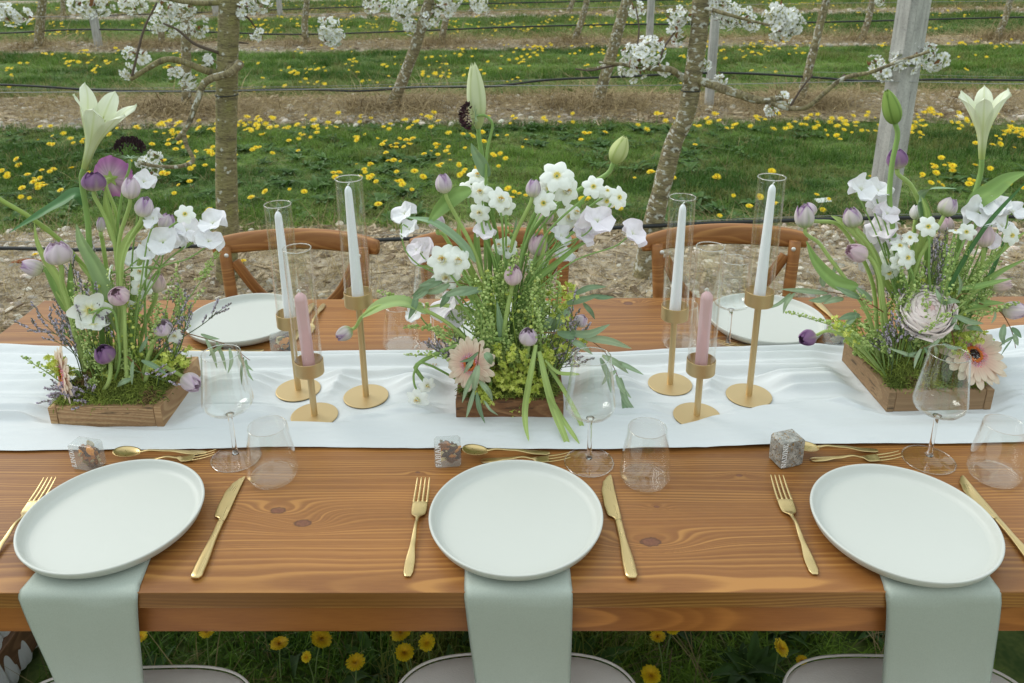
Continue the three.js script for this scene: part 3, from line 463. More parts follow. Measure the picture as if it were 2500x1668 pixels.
const tufts = [tuft(16, 0.085, 0.05, 0.0021, 0.9), tuft(14, 0.065, 0.055, 0.0024, 1.2), tuft(12, 0.1, 0.05, 0.0019, 0.7)];
{
  const lists = [[], [], []];
  const put = (x, d, s) => { const big = fbm(x * 0.5, d * 0.9, 71, 3), tall = fbm(x * 1.5, d * 2.6, 72, 3), dry = noise(x * 2.1, d * 3.7, 73), c = mix3([0.06, 0.15, 0.018], [0.24, 0.38, 0.07], clamp(0.5 + 0.9 * big - 0.55 * tall + rr(-0.28, 0.28))); if (dry > 0.25 && rnd() < 0.55) { const k = rr(0.8, 1.1); c[0] = 0.23 * k; c[1] = 0.27 * k; c[2] = 0.075 * k; } if (d < 3) { c[0] *= 1.25; c[1] *= 1.25; } if (rnd() < 0.07) { c[0] = 0.3; c[1] = 0.26; c[2] = 0.11; } lists[floor(rnd() * 3)].push([mat4(V(x, 0, -d), yaw(rnd() * 6.3, rr(-0.25, 0.25), rr(-0.25, 0.25)), V(s * rr(0.8, 1.3), s * rr(0.55, 1.1) * (0.55 + 1.0 * sst(-0.35, 0.5, tall)), s * rr(0.8, 1.3))), col(c)]); };
  const bands = [[0.7, 2.95, 900, 0.85], [4.45, 7.55, 520, 0.85], [8.95, 13.35, 250, 1.05], [14.6, 19.5, 110, 1.5], [20.7, 25.8, 60, 1.9], [27, 32, 26, 2.4]];
  for (const [a, b, dens, s] of bands) { const near = a < 1; const area = (b - a) * 2 * (near ? 1.75 : halfX((a + b) / 2)); for (let i = 0; i < area * dens; i++) { const d = rr(a, b), x = rr(-1, 1) * (near ? 1.75 : halfX(d)); if (near && abs(x) > 1.08 && d > 1.1) continue; if (!inMulch(x, d, 0.02) || rnd() < 0.02) put(x, d, s); } }
  for (let i = 0; i < 420; i++) { const r = groundRows[floor(rnd() * 2)], d = rr(r.a, r.b), x = rr(-1, 1) * halfX(d); if (noise(x * 1.5, d * 2, 8) > 0.25) put(x, d, 0.6); }
  lists.forEach((l, i) => tag(instanced('grass', tufts[i], M.grass, l), ['short green mown grass between the tree rows', 'lower bent green grass blades between the tree rows', 'taller upright green grass blades between the tree rows'][i], 'grass'));
}
// weeds with broad leaves under the table
const leafBlade = (L, w, teeth, bend, fold) => grid(4, 14, (u, v) => { const s = u * 2 - 1, t = v, ww = w * pow(sin(PI * clamp(pow(t, 0.65))), 0.8) * (teeth ? 0.65 + 0.35 * abs(sin(t * teeth * PI)) : 1) + 0.0006; return V(s * ww, L * t * sin(bend * (1 - 0.6 * t)) + abs(s) * fold * ww, L * t * cos(bend * (1 - 0.75 * t))); });
setSeed(77);
{
  const rosette = (n, L, w, teeth) => merge([...Array(n)].map((_, i) => { const m = rr(0.75, 1.2); return paint(leafBlade(L * rr(0.6, 1.1), w, teeth, rr(0.5, 1.25), 0.4), [m, m, m]).rotateY(i / n * 6.283 + rr(-0.3, 0.3)); }));
  const kinds = [rosette(9, 0.13, 0.016, 6), rosette(8, 0.1, 0.02, 0), rosette(11, 0.09, 0.011, 5)], lists = [[], [], []];
  for (let i = 0; i < 330; i++) { const d = rr(1.0, 2.8), x = rr(-1.4, 1.4), c = mix3([0.045, 0.11, 0.025], [0.1, 0.21, 0.045], rnd()); lists[floor(rnd() * 3)].push([mat4(V(x, 0.0, -d), yaw(rnd() * 6.3), rr(0.6, 1.15)), col(c)]); }
  for (let i = 0; i < 900; i++) { const d = rr(4.6, 7.4), x = rr(-1, 1) * halfX(d), c = mix3([0.06, 0.135, 0.03], [0.13, 0.24, 0.06], rnd()); if (noise(x * 0.8, d * 1.3, 15) > 0.0) lists[floor(rnd() * 3)].push([mat4(V(x, 0.005, -d), yaw(rnd() * 6.3), rr(0.6, 1.2)), col(c)]); }
  lists.forEach((l, i) => tag(instanced('weeds', kinds[i], M.grass, l), ['toothed dandelion leaves growing low in the grass', 'round-leaved green weeds growing low in the grass', 'small rosettes of weeds growing low in the grass'][i], 'weeds'));
  // dry stalks
  const st = tuft(5, 0.16, 0.05, 0.0012, 1.6, 3), L = []; for (let i = 0; i < 260; i++) { const d = rnd() < 0.4 ? rr(1, 2.8) : rr(4.6, 7.4), x = rr(-1, 1) * (d < 3 ? 1.5 : halfX(d)); L.push([mat4(V(x, 0.01, -d), yaw(rnd() * 6.3, rr(-0.5, 0.5)), rr(0.6, 1.1)), col(mix3([0.13, 0.11, 0.05], [0.3, 0.24, 0.12], rnd()))]); }
  tag(instanced('dry_grass_stalks', st, M.straw, L), 'thin dry stalks lying among the green grass', 'dry stalks');
}
// stones, chips and straw on the mulch
setSeed(55);
{
  const pebble = (k) => { const g = new THREE.IcosahedronGeometry(0.5, 1), p = g.attributes.position; for (let i = 0; i < p.count; i++) { const m = 1 + 0.28 * noise(p.getX(i) * 3 + k * 9, p.getY(i) * 3 + p.getZ(i) * 2.3, k); p.setXYZ(i, p.getX(i) * m, p.getY(i) * m * 0.6, p.getZ(i) * m * 0.8); } g.computeVertexNormals(); return g; };
  const P = [pebble(1), pebble(2), pebble(3)], lists = [[], [], []], chip = new THREE.BoxGeometry(1, 0.16, 0.36), chips = [], straw = tuft(7, 0.14, 0.07, 0.0011, 2.2, 3), straws = [];
  groundRows.slice(0, 4).forEach((r, i) => {
    const dens = [1700, 620, 170, 55][i], hx = halfX(r.d), area = (r.b - r.a) * 2 * hx;
    for (let k = 0; k < area * dens; k++) {
      const d = r.a + (r.b - r.a) * (0.5 + (rnd() - 0.5) * rr(0.75, 1.08)), x = rr(-1, 1) * hx, big = fbm(x * 0.8, d * 1.6, 23, 3), s = (rnd() < 0.12 ? rr(0.035, 0.065) : rr(0.012, 0.034)) * [1, 1.3, 1.7, 2.4][i];
      const stone = noise(x * 0.7, d * 1.2, 33) + rr(-0.7, 0.7) > 0.05;
      if (stone) { const g = rr(0.26, 0.85), w = rr(0.86, 1); lists[floor(rnd() * 3)].push([mat4(V(x, 0.012 + s * 0.14, -d), yaw(rnd() * 6.3, rr(-0.4, 0.4), rr(-0.4, 0.4)), s), col([g * (0.98 + 0.06 * rnd()), g * w * 0.99, g * w * 0.86])]); }
      else { const c = mix3([0.13, 0.085, 0.05], [0.64, 0.52, 0.36], rnd()); chips.push([mat4(V(x, 0.014 + s * 0.1 + rnd() * 0.008, -d), yaw(rnd() * 6.3, rr(-0.5, 0.5), rr(-0.35, 0.35)), V(s * rr(1.1, 2.4), s * rr(0.6, 1.2), s * rr(0.6, 1.4))), col(c)]); }
      if (rnd() < [0.2, 0.5, 0.8, 1][i] * (1 + big)) { const c = mix3([0.24, 0.17, 0.085], [0.52, 0.4, 0.22], rnd()); straws.push([mat4(V(x, 0.008, -d), yaw(rnd() * 6.3, rr(-0.6, 0.6), rr(-0.6, 0.6)), V(1, 0.55, 1).multiplyScalar(rr(0.7, 1.5) * [0.85, 1.15, 1.5, 1.9][i])), col(c)]); }
    }
  });
  // dead grass heaped round the trunks
  const ring = (x, d, n, s) => { for (let k = 0; k < n; k++) { const a = rnd() * 6.3, q = 0.42 * sqrt(rnd()); straws.push([mat4(V(x + q * cos(a) * 1.3, 0.01, -d + q * sin(a) * 0.7), yaw(rnd() * 6.3, rr(-0.3, 0.3)), s * rr(0.8, 1.5)), col(mix3([0.24, 0.17, 0.09], [0.5, 0.38, 0.22], rnd()))]); } };
  for (const u of [960, 1450, 1955, 455]) { const p = onZ(u, 250, 8.24); ring(p.x, 8.24, 110, 2.1); }
  for (const u of [92, 398, 747, 1085, 1426, 2110, 2445]) { const p = onZ(u, 110, 13.95); ring(p.x, 13.95, 40, 2.4); }
  P.forEach((g, i) => tag(instanced('gravel', g, M.stone ??= std([1, 1, 1], { roughness: 0.9 }), lists[i]), ['grey and tan rounded stones on the mulch strips', 'flat pale stones on the mulch strips', 'uneven small stones on the mulch strips'][i], 'gravel'));
  tag(instanced('wood_chips', chip, M.stone, chips), 'brown and tan wood chips on the mulch strips', 'wood chips');
  tag(instanced('straw', straw, M.straw, straws), 'dry straw and dead grass on the mulch strips', 'straw');
  const q = onY(65, 646, 0.01), br = thing('bark_piece', 'rust orange piece of bark on the mulch, behind the left table end', 'bark', q); part('bark', tube([V(-0.07, 0.012, 0.012), V(0, 0.02, 0), V(0.075, 0.014, -0.012)], (k) => 0.014 * (0.6 + 0.5 * sin(k * PI)), 10, 8), std([0.33, 0.1, 0.035], { roughness: 0.9 }), br);
  const pp = onY(2010, 489, 0.05), ps = thing('paper_scrap', 'scrap of white paper lying in the grass behind the right chair', 'paper', pp); part('paper', box(0.095, 0.004, 0.05, 0.001), std([0.6, 0.64, 0.6]), ps); ps.rotation.set(0.25, 0.1, 0.05);
}

// ---------------------------------------------------------------- dandelions
setSeed(321);
M.dandelion = phy([1, 1, 1], { vertexColors: true, roughness: 0.7, side: THREE.DoubleSide, transmission: 0.15, thickness: 0 });
M.stalk = phy([0.17, 0.24, 0.075], { roughness: 0.6 });
function dandelionHead(R, rings, per, plain) {
  const parts = [];
  for (let r = 0; r < rings; r++) { const n = floor(per * (1 - 0.5 * r / rings)); for (let i = 0; i < n; i++) { const a = (i + 0.5 * (r % 2) + rr(-0.2, 0.2)) / n * 6.283, L = R * (1 - 0.75 * r / rings) * rr(0.9, 1.08), el = 0.2 + 1.15 * r / rings, w = R * 0.075; const c = mix3([0.95, 0.74, 0.012], plain ? [0.95, 0.68, 0.01] : [0.92, 0.55, 0.006], r / rings); const q = grid(1, 3, (u, v) => { const t = v; return V((u - 0.5) * 2 * w * (0.55 + 0.45 * t), R * 0.12 + L * sin(el) * t + R * 0.12 * sin(t * 2.4), L * cos(el) * t); }, () => { const m = rr(0.85, 1.1); return [c[0] * m, c[1] * m, c[2]]; }); parts.push(q.rotateY(a)); } }
  return merge(parts);
}
const heads = [dandelionHead(0.0195, 4, 34), dandelionHead(0.0195, 5, 40)], farHead = dandelionHead(0.021, 3, 16, true), alley = [dandelionHead(0.0195, 4, 26, true), dandelionHead(0.0195, 4, 22, true)];
const calyx = paint(lathe([[0.0001, 0], [0.003, 0.0005], [0.006, 0.004], [0.0068, 0.009], [0.005, 0.0105], [0.0001, 0.009]], 12), [1, 1, 1]);
function dandelion(p, h, s, lean, dir, label, group, head) {
  const t = thing('dandelion', label, 'dandelion', p, group), top = V(lean * cos(dir) * h, h, lean * sin(dir) * h);
  part('stem', tube([V(0, 0, 0), V(top.x * 0.35, h * 0.55, top.z * 0.35), top], [0.0018, 0.0016], 5, 5), M.stalk, t);
  const f = part('flower_head', head, M.dandelion, t); f.position.copy(top).add(V(0, 0.004, 0)); f.scale.setScalar(s); f.quaternion.copy(quatTo(V(top.x * 1.3 / h + rr(-0.3, 0.3), 1, top.z * 1.3 / h + rr(0, 0.7))));
  if (h > 0.07 && group === 'dandelions under the table') { const c = part('calyx', calyx, M.stalk, t); c.position.copy(top).add(V(0, -0.005, 0)); c.scale.setScalar(s); }
  return t;
}
{
  const near = [[505, 1545, 0.9, 'small dandelion at the apron, between left and middle napkins'], [682, 1576, 1.05, 'dandelion second from the left under the table'], [750, 1603, 0.62, 'small half-open dandelion under the table, left of centre'], [781, 1564, 1.25, 'large dandelion directly under the apron, left of the middle napkin'], [869, 1621, 1.1, 'lowest dandelion between the left and middle napkins'], [982, 1549, 1.25, 'large dandelion crossed by a grass blade, near the middle napkin'], [1044, 1569, 1.0, 'dandelion closest to the left edge of the middle napkin'], [987, 1595, 1.05, 'dandelion just below the one crossed by a blade'], [1606, 1557, 0.95, 'dandelion right of the middle napkin, in the grass'], [1587, 1650, 1.1, 'dandelion at the picture bottom, by the middle seat pad'], [1902, 1583, 1.05, 'tilted dandelion left of the napkin on the right'], [1959, 1614, 0.65, 'small dandelion beside the seat pad on the right'], [343, 1557, 0.8, 'dandelion half hidden by the edge of the left napkin'], [1640, 1533, 0.9, 'dandelion cut by the apron, right of the middle napkin']];
  near.forEach((n, i) => { const h = rr(0.09, 0.13) + 0.02, top = onY(n[0], n[1], h + 0.006), a = rr(0, 6.28), le = rr(0.05, 0.22); const t = dandelion(V(top.x - le * cos(a) * h, 0, top.z - le * sin(a) * h), h, n[2], le, a, n[3], 'dandelions under the table', heads[i % 2]); if (i === 10) t.children[1].quaternion.copy(quatTo(V(0.5, 0.8, 0.35))); });
  // flowers in the alleys: clustered; the nearest three hundred are single things
  const spots = [], bands = [[4.62, 7.5, 560], [9.0, 13.3, 520], [14.7, 19.4, 640], [20.8, 25.6, 520]];
  bands.forEach(([a, b, n], k) => { let got = 0, guard = 0; while (got < n && guard++ < 9000) { const d = a + (b - a) * pow(rnd(), 0.9), x = rr(-1, 1) * halfX(d), q = fbm(x * 0.55 + k * 11, d * 1.1, 91, 3) + 0.35 * noise(x * 2.2, d * 3, 92); const mid = k === 0 ? 0.25 * exp(-pow((d - 5.6) / 0.5, 2)) + 0.28 * exp(-pow((d - 7.2) / 0.35, 2)) - 0.05 : 0; if (q + mid < rr(-0.28, 0.42) || inMulch(x, d, 0.05)) continue; const m = 1 + floor(rnd() * 3.2); for (let i = 0; i < m && got < n; i++) { spots.push([x + rr(-0.13, 0.13), d + rr(-0.1, 0.1), rnd() < 0.2 ? 0.75 : rr(0.9, 1.45)]); got++; } } });
  for (const [u, v] of [[600, 637], [95, 636], [1000, 470]]) { const p = onY(u, v, 0.07); spots.push([p.x, -p.z, 0.9]); }
  spots.sort((p, q) => p[1] - q[1]);
  const rest = [], stems = [], stemGeo = tube([V(0, 0, 0), V(0, 1, 0)], [0.002, 0.002], 1, 4);
  const inv = camera.quaternion.clone().invert(), pu = (x, d) => { const c = V(x, 0.08, -d).sub(camera.position).applyQuaternion(inv); return IW / 2 - c.x / c.z * FL; };
  const cols = [[190, 'left of the open white lily'], [530, 'between white lily and upright trunk'], [830, 'between upright trunk and tall left candle'], [1150, 'between tall left candle and lily bud'], [1480, 'between lily bud and leaning tree'], [1880, 'between leaning tree and tall right candle'], [2170, 'between tall right candle and concrete post'], [9999, 'right of the concrete post']];
  const rows = [[5.15, 'near edge of first grass alley'], [6.1, 'middle of first grass alley'], [6.9, 'far half of first grass alley'], [8.2, 'far edge of first grass alley'], [10.6, 'near half of second grass alley'], [99, 'far half of second grass alley']];
  spots.forEach(([x, d, s], i) => {
    const h = rr(0.045, 0.11); if (i < 300) { const place = rows.find((r) => d < r[0])[1] + ', ' + cols.find((c) => pu(x, d) < c[0])[1]; dandelion(V(x, 0, -d), h, s, rr(0, 0.25), rnd() * 6.28, 'dandelion, ' + place, 'dandelions ' + place, alley[i % 2]); } else { rest.push([mat4(V(x, h + 0.01, -d), quatTo(V(rr(-0.4, 0.4), 1, rr(0, 0.8))), s * (d > 14 ? 1.2 : 1.1)), null]); stems.push([mat4(V(x, 0, -d), new THREE.Quaternion(), V(1, h + 0.012, 1)), null]); }
  });
  tag(instanced('far_dandelions', farHead, M.dandelion, rest), 'countless yellow dandelion heads in the grass alleys farther back', 'dandelions');
  tag(instanced('far_dandelion_stalks', stemGeo, M.stalk, stems), 'thin green stalks of the dandelions farther back', 'dandelion stalks');
}

// ---------------------------------------------------------------- orchard: cherry trees, posts, wires, hoses
setSeed(4040);
const barkTex = (sd, green, lich = green > 0.4 ? 0.36 : 0.2) => tex(256, 512, (x, y) => { const a = fbm(x / 22, y / 9, sd, 4), l = noise(x / 9, y / 2.2, sd + 3), w = fbm(x / 17, y / 24, sd + 5, 5), band = noise(0.5, y / 15, sd + 7) > 0.42 ? 1 : 0; let c = mix3([0.16, 0.128, 0.07], [0.33, 0.275, 0.16], clamp(0.5 + 1.1 * a)); c = mix3(c, [0.25, 0.23, 0.085], clamp(green + 0.7 * fbm(x / 40, y / 60, sd + 9, 3))); if (l > 0.4) c = mix3(c, [0.07, 0.05, 0.035], 0.5); if (band) c = mix3(c, [0.06, 0.048, 0.035], 0.55 * sst(0.1, 0.5, noise(x / 14, y / 5, sd + 11) + 0.4)); if (w > lich) c = mix3(c, [0.58, 0.58, 0.52], sst(lich, lich + 0.18, w) * 0.85); return c; });
const barkBump = tex(256, 512, (x, y) => 0.5 + 0.5 * fbm(x / 12, y / 5, 21, 4), false);
const barkMat = (sd, g) => { const t = barkTex(sd, g); return std([1, 1, 1], { map: rep(t, 3, 2), bumpMap: rep(barkBump, 3, 2), bumpScale: 0.004, roughness: 0.9 }); };
M.bark = [barkMat(3, 0.5), barkMat(17, 0.25), barkMat(29, 0.1)];
M.hose = std([0.012, 0.014, 0.015], { roughness: 0.5 });
M.twig = std([0.11, 0.08, 0.06], { roughness: 0.9 });
M.blossom = phy([1, 1, 1], { vertexColors: true, roughness: 0.95, side: THREE.DoubleSide, transmission: 0.2, thickness: 0 });
function blossomCluster(n, r, sd) { // open five-petalled flowers, buds and young leaves in one clump
  setSeed(sd); const out = [], W = [0.9, 0.91, 0.9];
  for (let i = 0; i < n; i++) {
    const d = V(rr(-1, 1), rr(-0.8, 1), rr(-1, 1)).normalize(), c = d.clone().multiplyScalar(r * rr(0.45, 1)), s = 0.018 * rr(0.8, 1.15), q = quatTo(d.clone().add(V(rr(-0.4, 0.4), rr(-0.4, 0.4), rr(-0.4, 0.4))));
    if (rnd() < 0.14) { out.push(paint(new THREE.SphereGeometry(0.0045, 6, 5).scale(1, 1.3, 1), W).applyQuaternion(q).translate(c.x, c.y, c.z)); continue; }
    for (let k = 0; k < 5; k++) { const cup = rr(0.15, 0.5); out.push(grid(2, 2, (u, v) => { const t = v, a = (u - 0.5) * 1.25 * (1 - 0.25 * t); const R = s * (0.12 + 0.95 * t * (1 - 0.12 * abs(u - 0.5) * 2)); return V(sin(a) * R, s * cup * t * t, cos(a) * R); }, (u, v) => (v < 0.2 ? [0.5, 0.5, 0.2] : W)).rotateY(k * 1.2566 + rr(-0.1, 0.1)).applyQuaternion(q).translate(c.x, c.y, c.z)); }
    out.push(paint(new THREE.SphereGeometry(0.0028, 5, 4), [0.55, 0.48, 0.12]).translate(0, 0.002, 0).applyQuaternion(q).translate(c.x, c.y, c.z));
  }
  for (let i = 0; i < 5 + n / 6; i++) { const d = V(rr(-1, 1), rr(-0.7, 1), rr(-1, 1)).normalize(), c = d.clone().multiplyScalar(r * rr(0.2, 0.75)); out.push(paint(leafBlade(rr(0.02, 0.036), 0.006, 0, 0.9, 0.4), rnd() < 0.6 ? [0.16, 0.2, 0.05] : [0.22, 0.1, 0.04]).applyQuaternion(quatTo(d)).translate(c.x, c.y, c.z)); }
  return merge(out.map((g) => { g.deleteAttribute('uv'); return g; }));
}
const clumps = [[8, 0.022, 1], [8, 0.024, 2], [15, 0.038, 3], [15, 0.04, 4], [26, 0.058, 5], [28, 0.062, 6]].map((a) => blossomCluster(...a));
function cherry(d, label, trunk, rad, bark, branches, blossoms, group) {
  const P = (q) => onZ(q[0], q[1], d + (q[2] ?? 0)), base = P(trunk[0]); base.y = 0;
  const pts = trunk.map(P), rel = (p) => p.clone().sub(base), a = pts[0], b = pts[1];
  pts.unshift(V(a.x + (a.x - b.x) / max(0.05, b.y - a.y) * a.y * 0.8, -0.03, a.z));
  const last = pts[pts.length - 1], prev = pts[pts.length - 2], dir = last.clone().sub(prev).normalize(); dir.y = abs(dir.y) + 0.3; dir.normalize();
  for (let i = 1; i <= 3; i++) pts.push(last.clone().addScaledVector(dir, i * 0.45).add(V(rr(-0.05, 0.05), 0, rr(-0.05, 0.05))));
  const t = thing('cherry_tree', label, 'tree', base, group), mt = M.bark[bark];
  const Lb = pts.length - 1;
  part('trunk', tube(pts.map(rel), (k) => { const w = mix(rad[0], rad[1], pow(k, 0.8)); return w * (1 + 0.35 * exp(-k * 14) + 0.05 * noise(k * 26, 1, d * 10)); }, 60, 18), mt, t);
  if (d < 4) { const cv = curve(pts.map(rel)); for (let k = 0; k < 400; k++) { const q = cv.getPoint(k / 400); if (q.y > 0.955) { part('tie', new THREE.TorusGeometry(mix(rad[0], rad[1], 0.35) + 0.001, 0.0028, 8, 40).rotateX(PI / 2).translate(q.x, q.y, q.z), M.hose, t); break; } } }
  for (const br of branches) { const q = br.p.map((c) => rel(P(c))); part('branch', tube(q, (k) => mix(br.r[0], br.r[1], k) * (1 + 0.1 * noise(k * 19, 3, 8)), 26, 9), br.r[0] > 0.009 ? M.bark[br.m ?? bark] : M.twig, t); }
  for (const [u, v, s, z] of blossoms) { const p = onZ(u, v, d + (z ?? 0)), m = 1.18 * s * pxm(p), k = m < 0.03 ? floor(rnd() * 2) : m < 0.05 ? 2 + floor(rnd() * 2) : 4 + floor(rnd() * 2), o = part('blossom', clumps[k], M.blossom, t); o.position.copy(rel(p)); o.scale.setScalar(m / [0.024, 0.024, 0.04, 0.04, 0.062, 0.062][k]); o.rotation.set(rnd() * 6, rnd() * 6, 0); }
  // crown above the frame
  const top = rel(pts[Lb]); for (let i = 0; i < 7; i++) { const a2 = i * 0.9 + rnd(), y0 = top.y * rr(0.72, 1), L = rr(0.5, 0.9), e = V(cos(a2) * L, rr(0.15, 0.5), sin(a2) * L), s0 = V(top.x * y0 / top.y, y0, top.z * y0 / top.y), e2 = s0.clone().add(e); part('branch', tube([s0, s0.clone().addScaledVector(e, 0.5).add(V(0, 0.08, 0)), e2], [0.011, 0.004], 8, 6), M.twig, t); for (let k = 0; k < 4; k++) { const o = part('blossom', clumps[4 + (k & 1)], M.blossom, t); o.position.copy(s0).addScaledVector(e, 0.35 + 0.2 * k).add(V(rr(-0.05, 0.05), 0.06 + rr(-0.03, 0.05), rr(-0.05, 0.05))); o.rotation.set(rnd() * 6, rnd() * 6, 0); } }
  return t;
}
cherry(3.75, 'cherry tree with an upright greenish trunk behind the chair on the left', [[556, 706], [555, 553], [552, 400], [553, 250], [556, 120], [560, 0]], [0.054, 0.042], 0, [
  { p: [[545, 184], [500, 172, -0.05], [440, 149, -0.1], [402, 146, -0.14], [352, 172, -0.18], [318, 194, -0.2]], r: [0.019, 0.009] },
  { p: [[322, 186, -0.2], [329, 157, -0.2], [352, 70, -0.18], [383, 6, -0.15]], r: [0.006, 0.004] },
  { p: [[560, 170, -0.04], [585, 156, -0.07], [560, 178, -0.12], [515, 192, -0.13], [497, 205, -0.14], [479, 253, -0.16], [456, 310, -0.18], [431, 342, -0.2]], r: [0.022, 0.010], m: 2 },
  { p: [[448, 325, -0.19], [455, 355, -0.2], [471, 392, -0.22], [440, 406, -0.24], [383, 406, -0.26], [337, 397, -0.28]], r: [0.011, 0.007], m: 2 },
  { p: [[545, 135], [528, 127, -0.04], [475, 107, -0.08], [433, 73, -0.1], [398, 57, -0.12]], r: [0.009, 0.004] },
  { p: [[553, 5], [500, 8, -0.05], [440, 3, -0.1], [395, -6, -0.12]], r: [0.014, 0.008] },
  { p: [[565, 104], [585, 104, 0.03], [606, 106, 0.06]], r: [0.006, 0.003] },
  { p: [[560, 30, 0], [600, 40, 0.05], [628, 72, 0.1]], r: [0.006, 0.003] },
], [[220, 12, 32, 0.2], [188, 20, 20, 0.2], [255, 18, 20, 0.2], [312, 6, 24, 0.1], [340, 10, 16, 0.1], [388, 53, 24], [432, 66, 24], [490, 62, 22], [410, 28, 22], [450, 22, 20], [314, 130, 14], [307, 172, 17], [350, 143, 12], [432, 186, 20], [458, 200, 17], [507, 152, 13], [598, 30, 20], [615, 22, 15], [628, 82, 15], [642, 5, 20], [372, 385, 18], [365, 418, 19], [352, 400, 14], [385, 410, 15], [20, 36, 26, 0.3], [48, 34, 20, 0.3], [0, 28, 22, 0.3], [300, -20, 26]], 'cherry trees of the first row');
cherry(3.75, 'leaning lichen-spotted cherry tree behind the chair on the right', [[1592, 560], [1608, 490], [1627, 414], [1646, 345], [1673, 287], [1688, 214], [1697, 150], [1707, 77], [1712, 0]], [0.046, 0.037], 1, [
  { p: [[1690, 196], [1715, 199, -0.03], [1791, 226, -0.08], [1857, 245, -0.12], [1912, 238, -0.15]], r: [0.026, 0.013] },
  { p: [[1870, 247, -0.13], [1925, 264, -0.17], [1968, 263, -0.2], [2002, 237, -0.22], [2060, 191, -0.26], [2128, 176, -0.3], [2197, 149, -0.33], [2270, 126, -0.36]], r: [0.013, 0.006] },
  { p: [[1930, 259, -0.17], [1958, 215, -0.18], [1985, 182, -0.19]], r: [0.006, 0.003] },
  { p: [[2052, 196, -0.25], [2060, 186, -0.25], [2064, 182, -0.25]], r: [0.008, 0.006] },
  { p: [[1686, 195], [1669, 190, -0.03], [1638, 170, -0.07], [1597, 167, -0.1], [1560, 164, -0.12], [1516, 157, -0.14], [1463, 152, -0.16]], r: [0.02, 0.006] },
  { p: [[1605, 165, -0.1], [1622, 115, -0.05], [1645, 82, 0], [1664, 52, 0.02]], r: [0.006, 0.003] },
  { p: [[1515, 157, -0.14], [1480, 164, -0.13], [1440, 172, -0.12], [1405, 168, -0.1]], r: [0.006, 0.003] },
  { p: [[1703, 36], [1726, 22, -0.04], [1765, 32, -0.08], [1830, 50, -0.12], [1880, 62, -0.15]], r: [0.011, 0.005] },
  { p: [[1552, 140, -0.12], [1560, 70, -0.1], [1552, 15, -0.08]], r: [0.004, 0.003] },
], [[1543, 168, 32, -0.1], [1585, 128, 34, -0.1], [1560, 145, 30, -0.14], [1545, 128, 20, -0.1], [1600, 112, 18, -0.1], [1556, 26, 17], [1652, 40, 25], [1640, 60, 18], [1672, 48, 16], [1656, 94, 13], [1762, 22, 32], [1780, 45, 26], [1755, 8, 24], [1812, 38, 24], [1838, 55, 18], [1898, 45, 32], [1925, 50, 32], [1912, 72, 28], [1890, 30, 22], [1944, 62, 20], [2140, 160, 24], [2165, 180, 20], [2180, 155, 22], [2215, 150, 30], [2240, 130, 26], [2225, 115, 16], [2275, 152, 24], [2298, 140, 20], [2268, 120, 14], [1912, 244, 18], [1885, 270, 15], [1722, 155, 15], [1760, 196, 12], [1620, 170, 12]], 'cherry trees of the first row');
// trees of the farther rows: foot and a point higher up the trunk
const row2 = [[[456, 262], [454, 140], [452, 34]], [[962, 248], [985, 190], [1015, 110], [1049, 0]], [[1462, 238], [1488, 150], [1510, 70], [1525, 20]], [[1952, 248], [1965, 205], [1990, 110], [2018, 0]]];
['second-row cherry tree seen just left of the near upright trunk', 'second-row cherry tree leaning right, left of the lily bud', 'second-row cherry tree leaning right, between lily bud and near leaning tree', 'second-row slim cherry tree leaning right, between near tree and concrete post'].forEach((l, i) => cherry(8.24, l, row2[i], [[0.052, 0.04], [0.062, 0.048], [0.062, 0.05], [0.048, 0.034]][i], i === 1 ? 2 : 1, i === 1 ? [{ p: [[1015, 58], [990, 48], [970, 32]], r: [0.012, 0.006] }] : i === 2 ? [{ p: [[1500, 110], [1470, 160], [1430, 168]], r: [0.012, 0.006] }] : [], [[[560, 20, 14], [595, 16, 15]], [[1083, 14, 30], [1100, 0, 24], [1052, 46, 24], [1001, 60, 22], [977, 34, 22], [985, 6, 28], [908, 4, 26], [935, 2, 20], [1172, 10, 22], [806, 66, 26, -1], [818, 88, 22, -1], [795, 85, 20, -1], [812, 100, 16, -1]], [], [[2150, 2, 12]]][i], 'cherry trees of the second row'));
{ const row3 = [[[92, 128], [98, 60], [103, 0]], [[398, 126], [392, 60], [396, 0]], [[747, 112], [744, 55], [749, 0]], [[1076, 112], [1088, 50], [1098, 0]], [[1402, 100], [1420, 50], [1432, 5]], [[2106, 92], [2122, 40], [2130, 0]], [[2438, 84], [2456, 40], [2466, 0]]];
  ['far upright cherry tree at the upper left corner', 'far cherry tree left of the near upright trunk, third row', 'far upright cherry tree right of the near upright trunk', 'far cherry tree beside the second-row tree, left of the lily bud', 'far leaning cherry tree right of the lily bud', 'far cherry tree left of the big concrete post', 'far leaning cherry tree at the upper right corner'].forEach((l, i) => cherry(13.95, l, row3[i], i === 0 ? [0.075, 0.06] : [0.058, 0.045], 1 + (i & 1), [], [], 'cherry trees of the third row'));
  const row4 = [[[153, 66], [154, 30], [153, 0]], [[636, 48], [637, 20], [637, 0]], [[902, 44], [903, 15], [904, 0]], [[1145, 40], [1155, 14], [1160, 0]], [[1385, 36], [1395, 12], [1400, 0]], [[2232, 25], [2240, 8], [2246, 0]]];
  const l4 = ['fourth-row cherry trunk at the upper left, right of the corner tree', 'fourth-row cherry trunk right of the near upright tree', 'fourth-row cherry trunk left of the second-row leaning tree', 'fourth-row cherry trunk right of the second-row leaning tree', 'fourth-row cherry trunk between lily bud and near leaning tree', 'fourth-row cherry trunk beyond the big concrete post'];
  row4.forEach((r, i) => cherry(20.1, l4[i], r, [0.06, 0.05], 1, [], [], 'cherry trees of the fourth row')); }
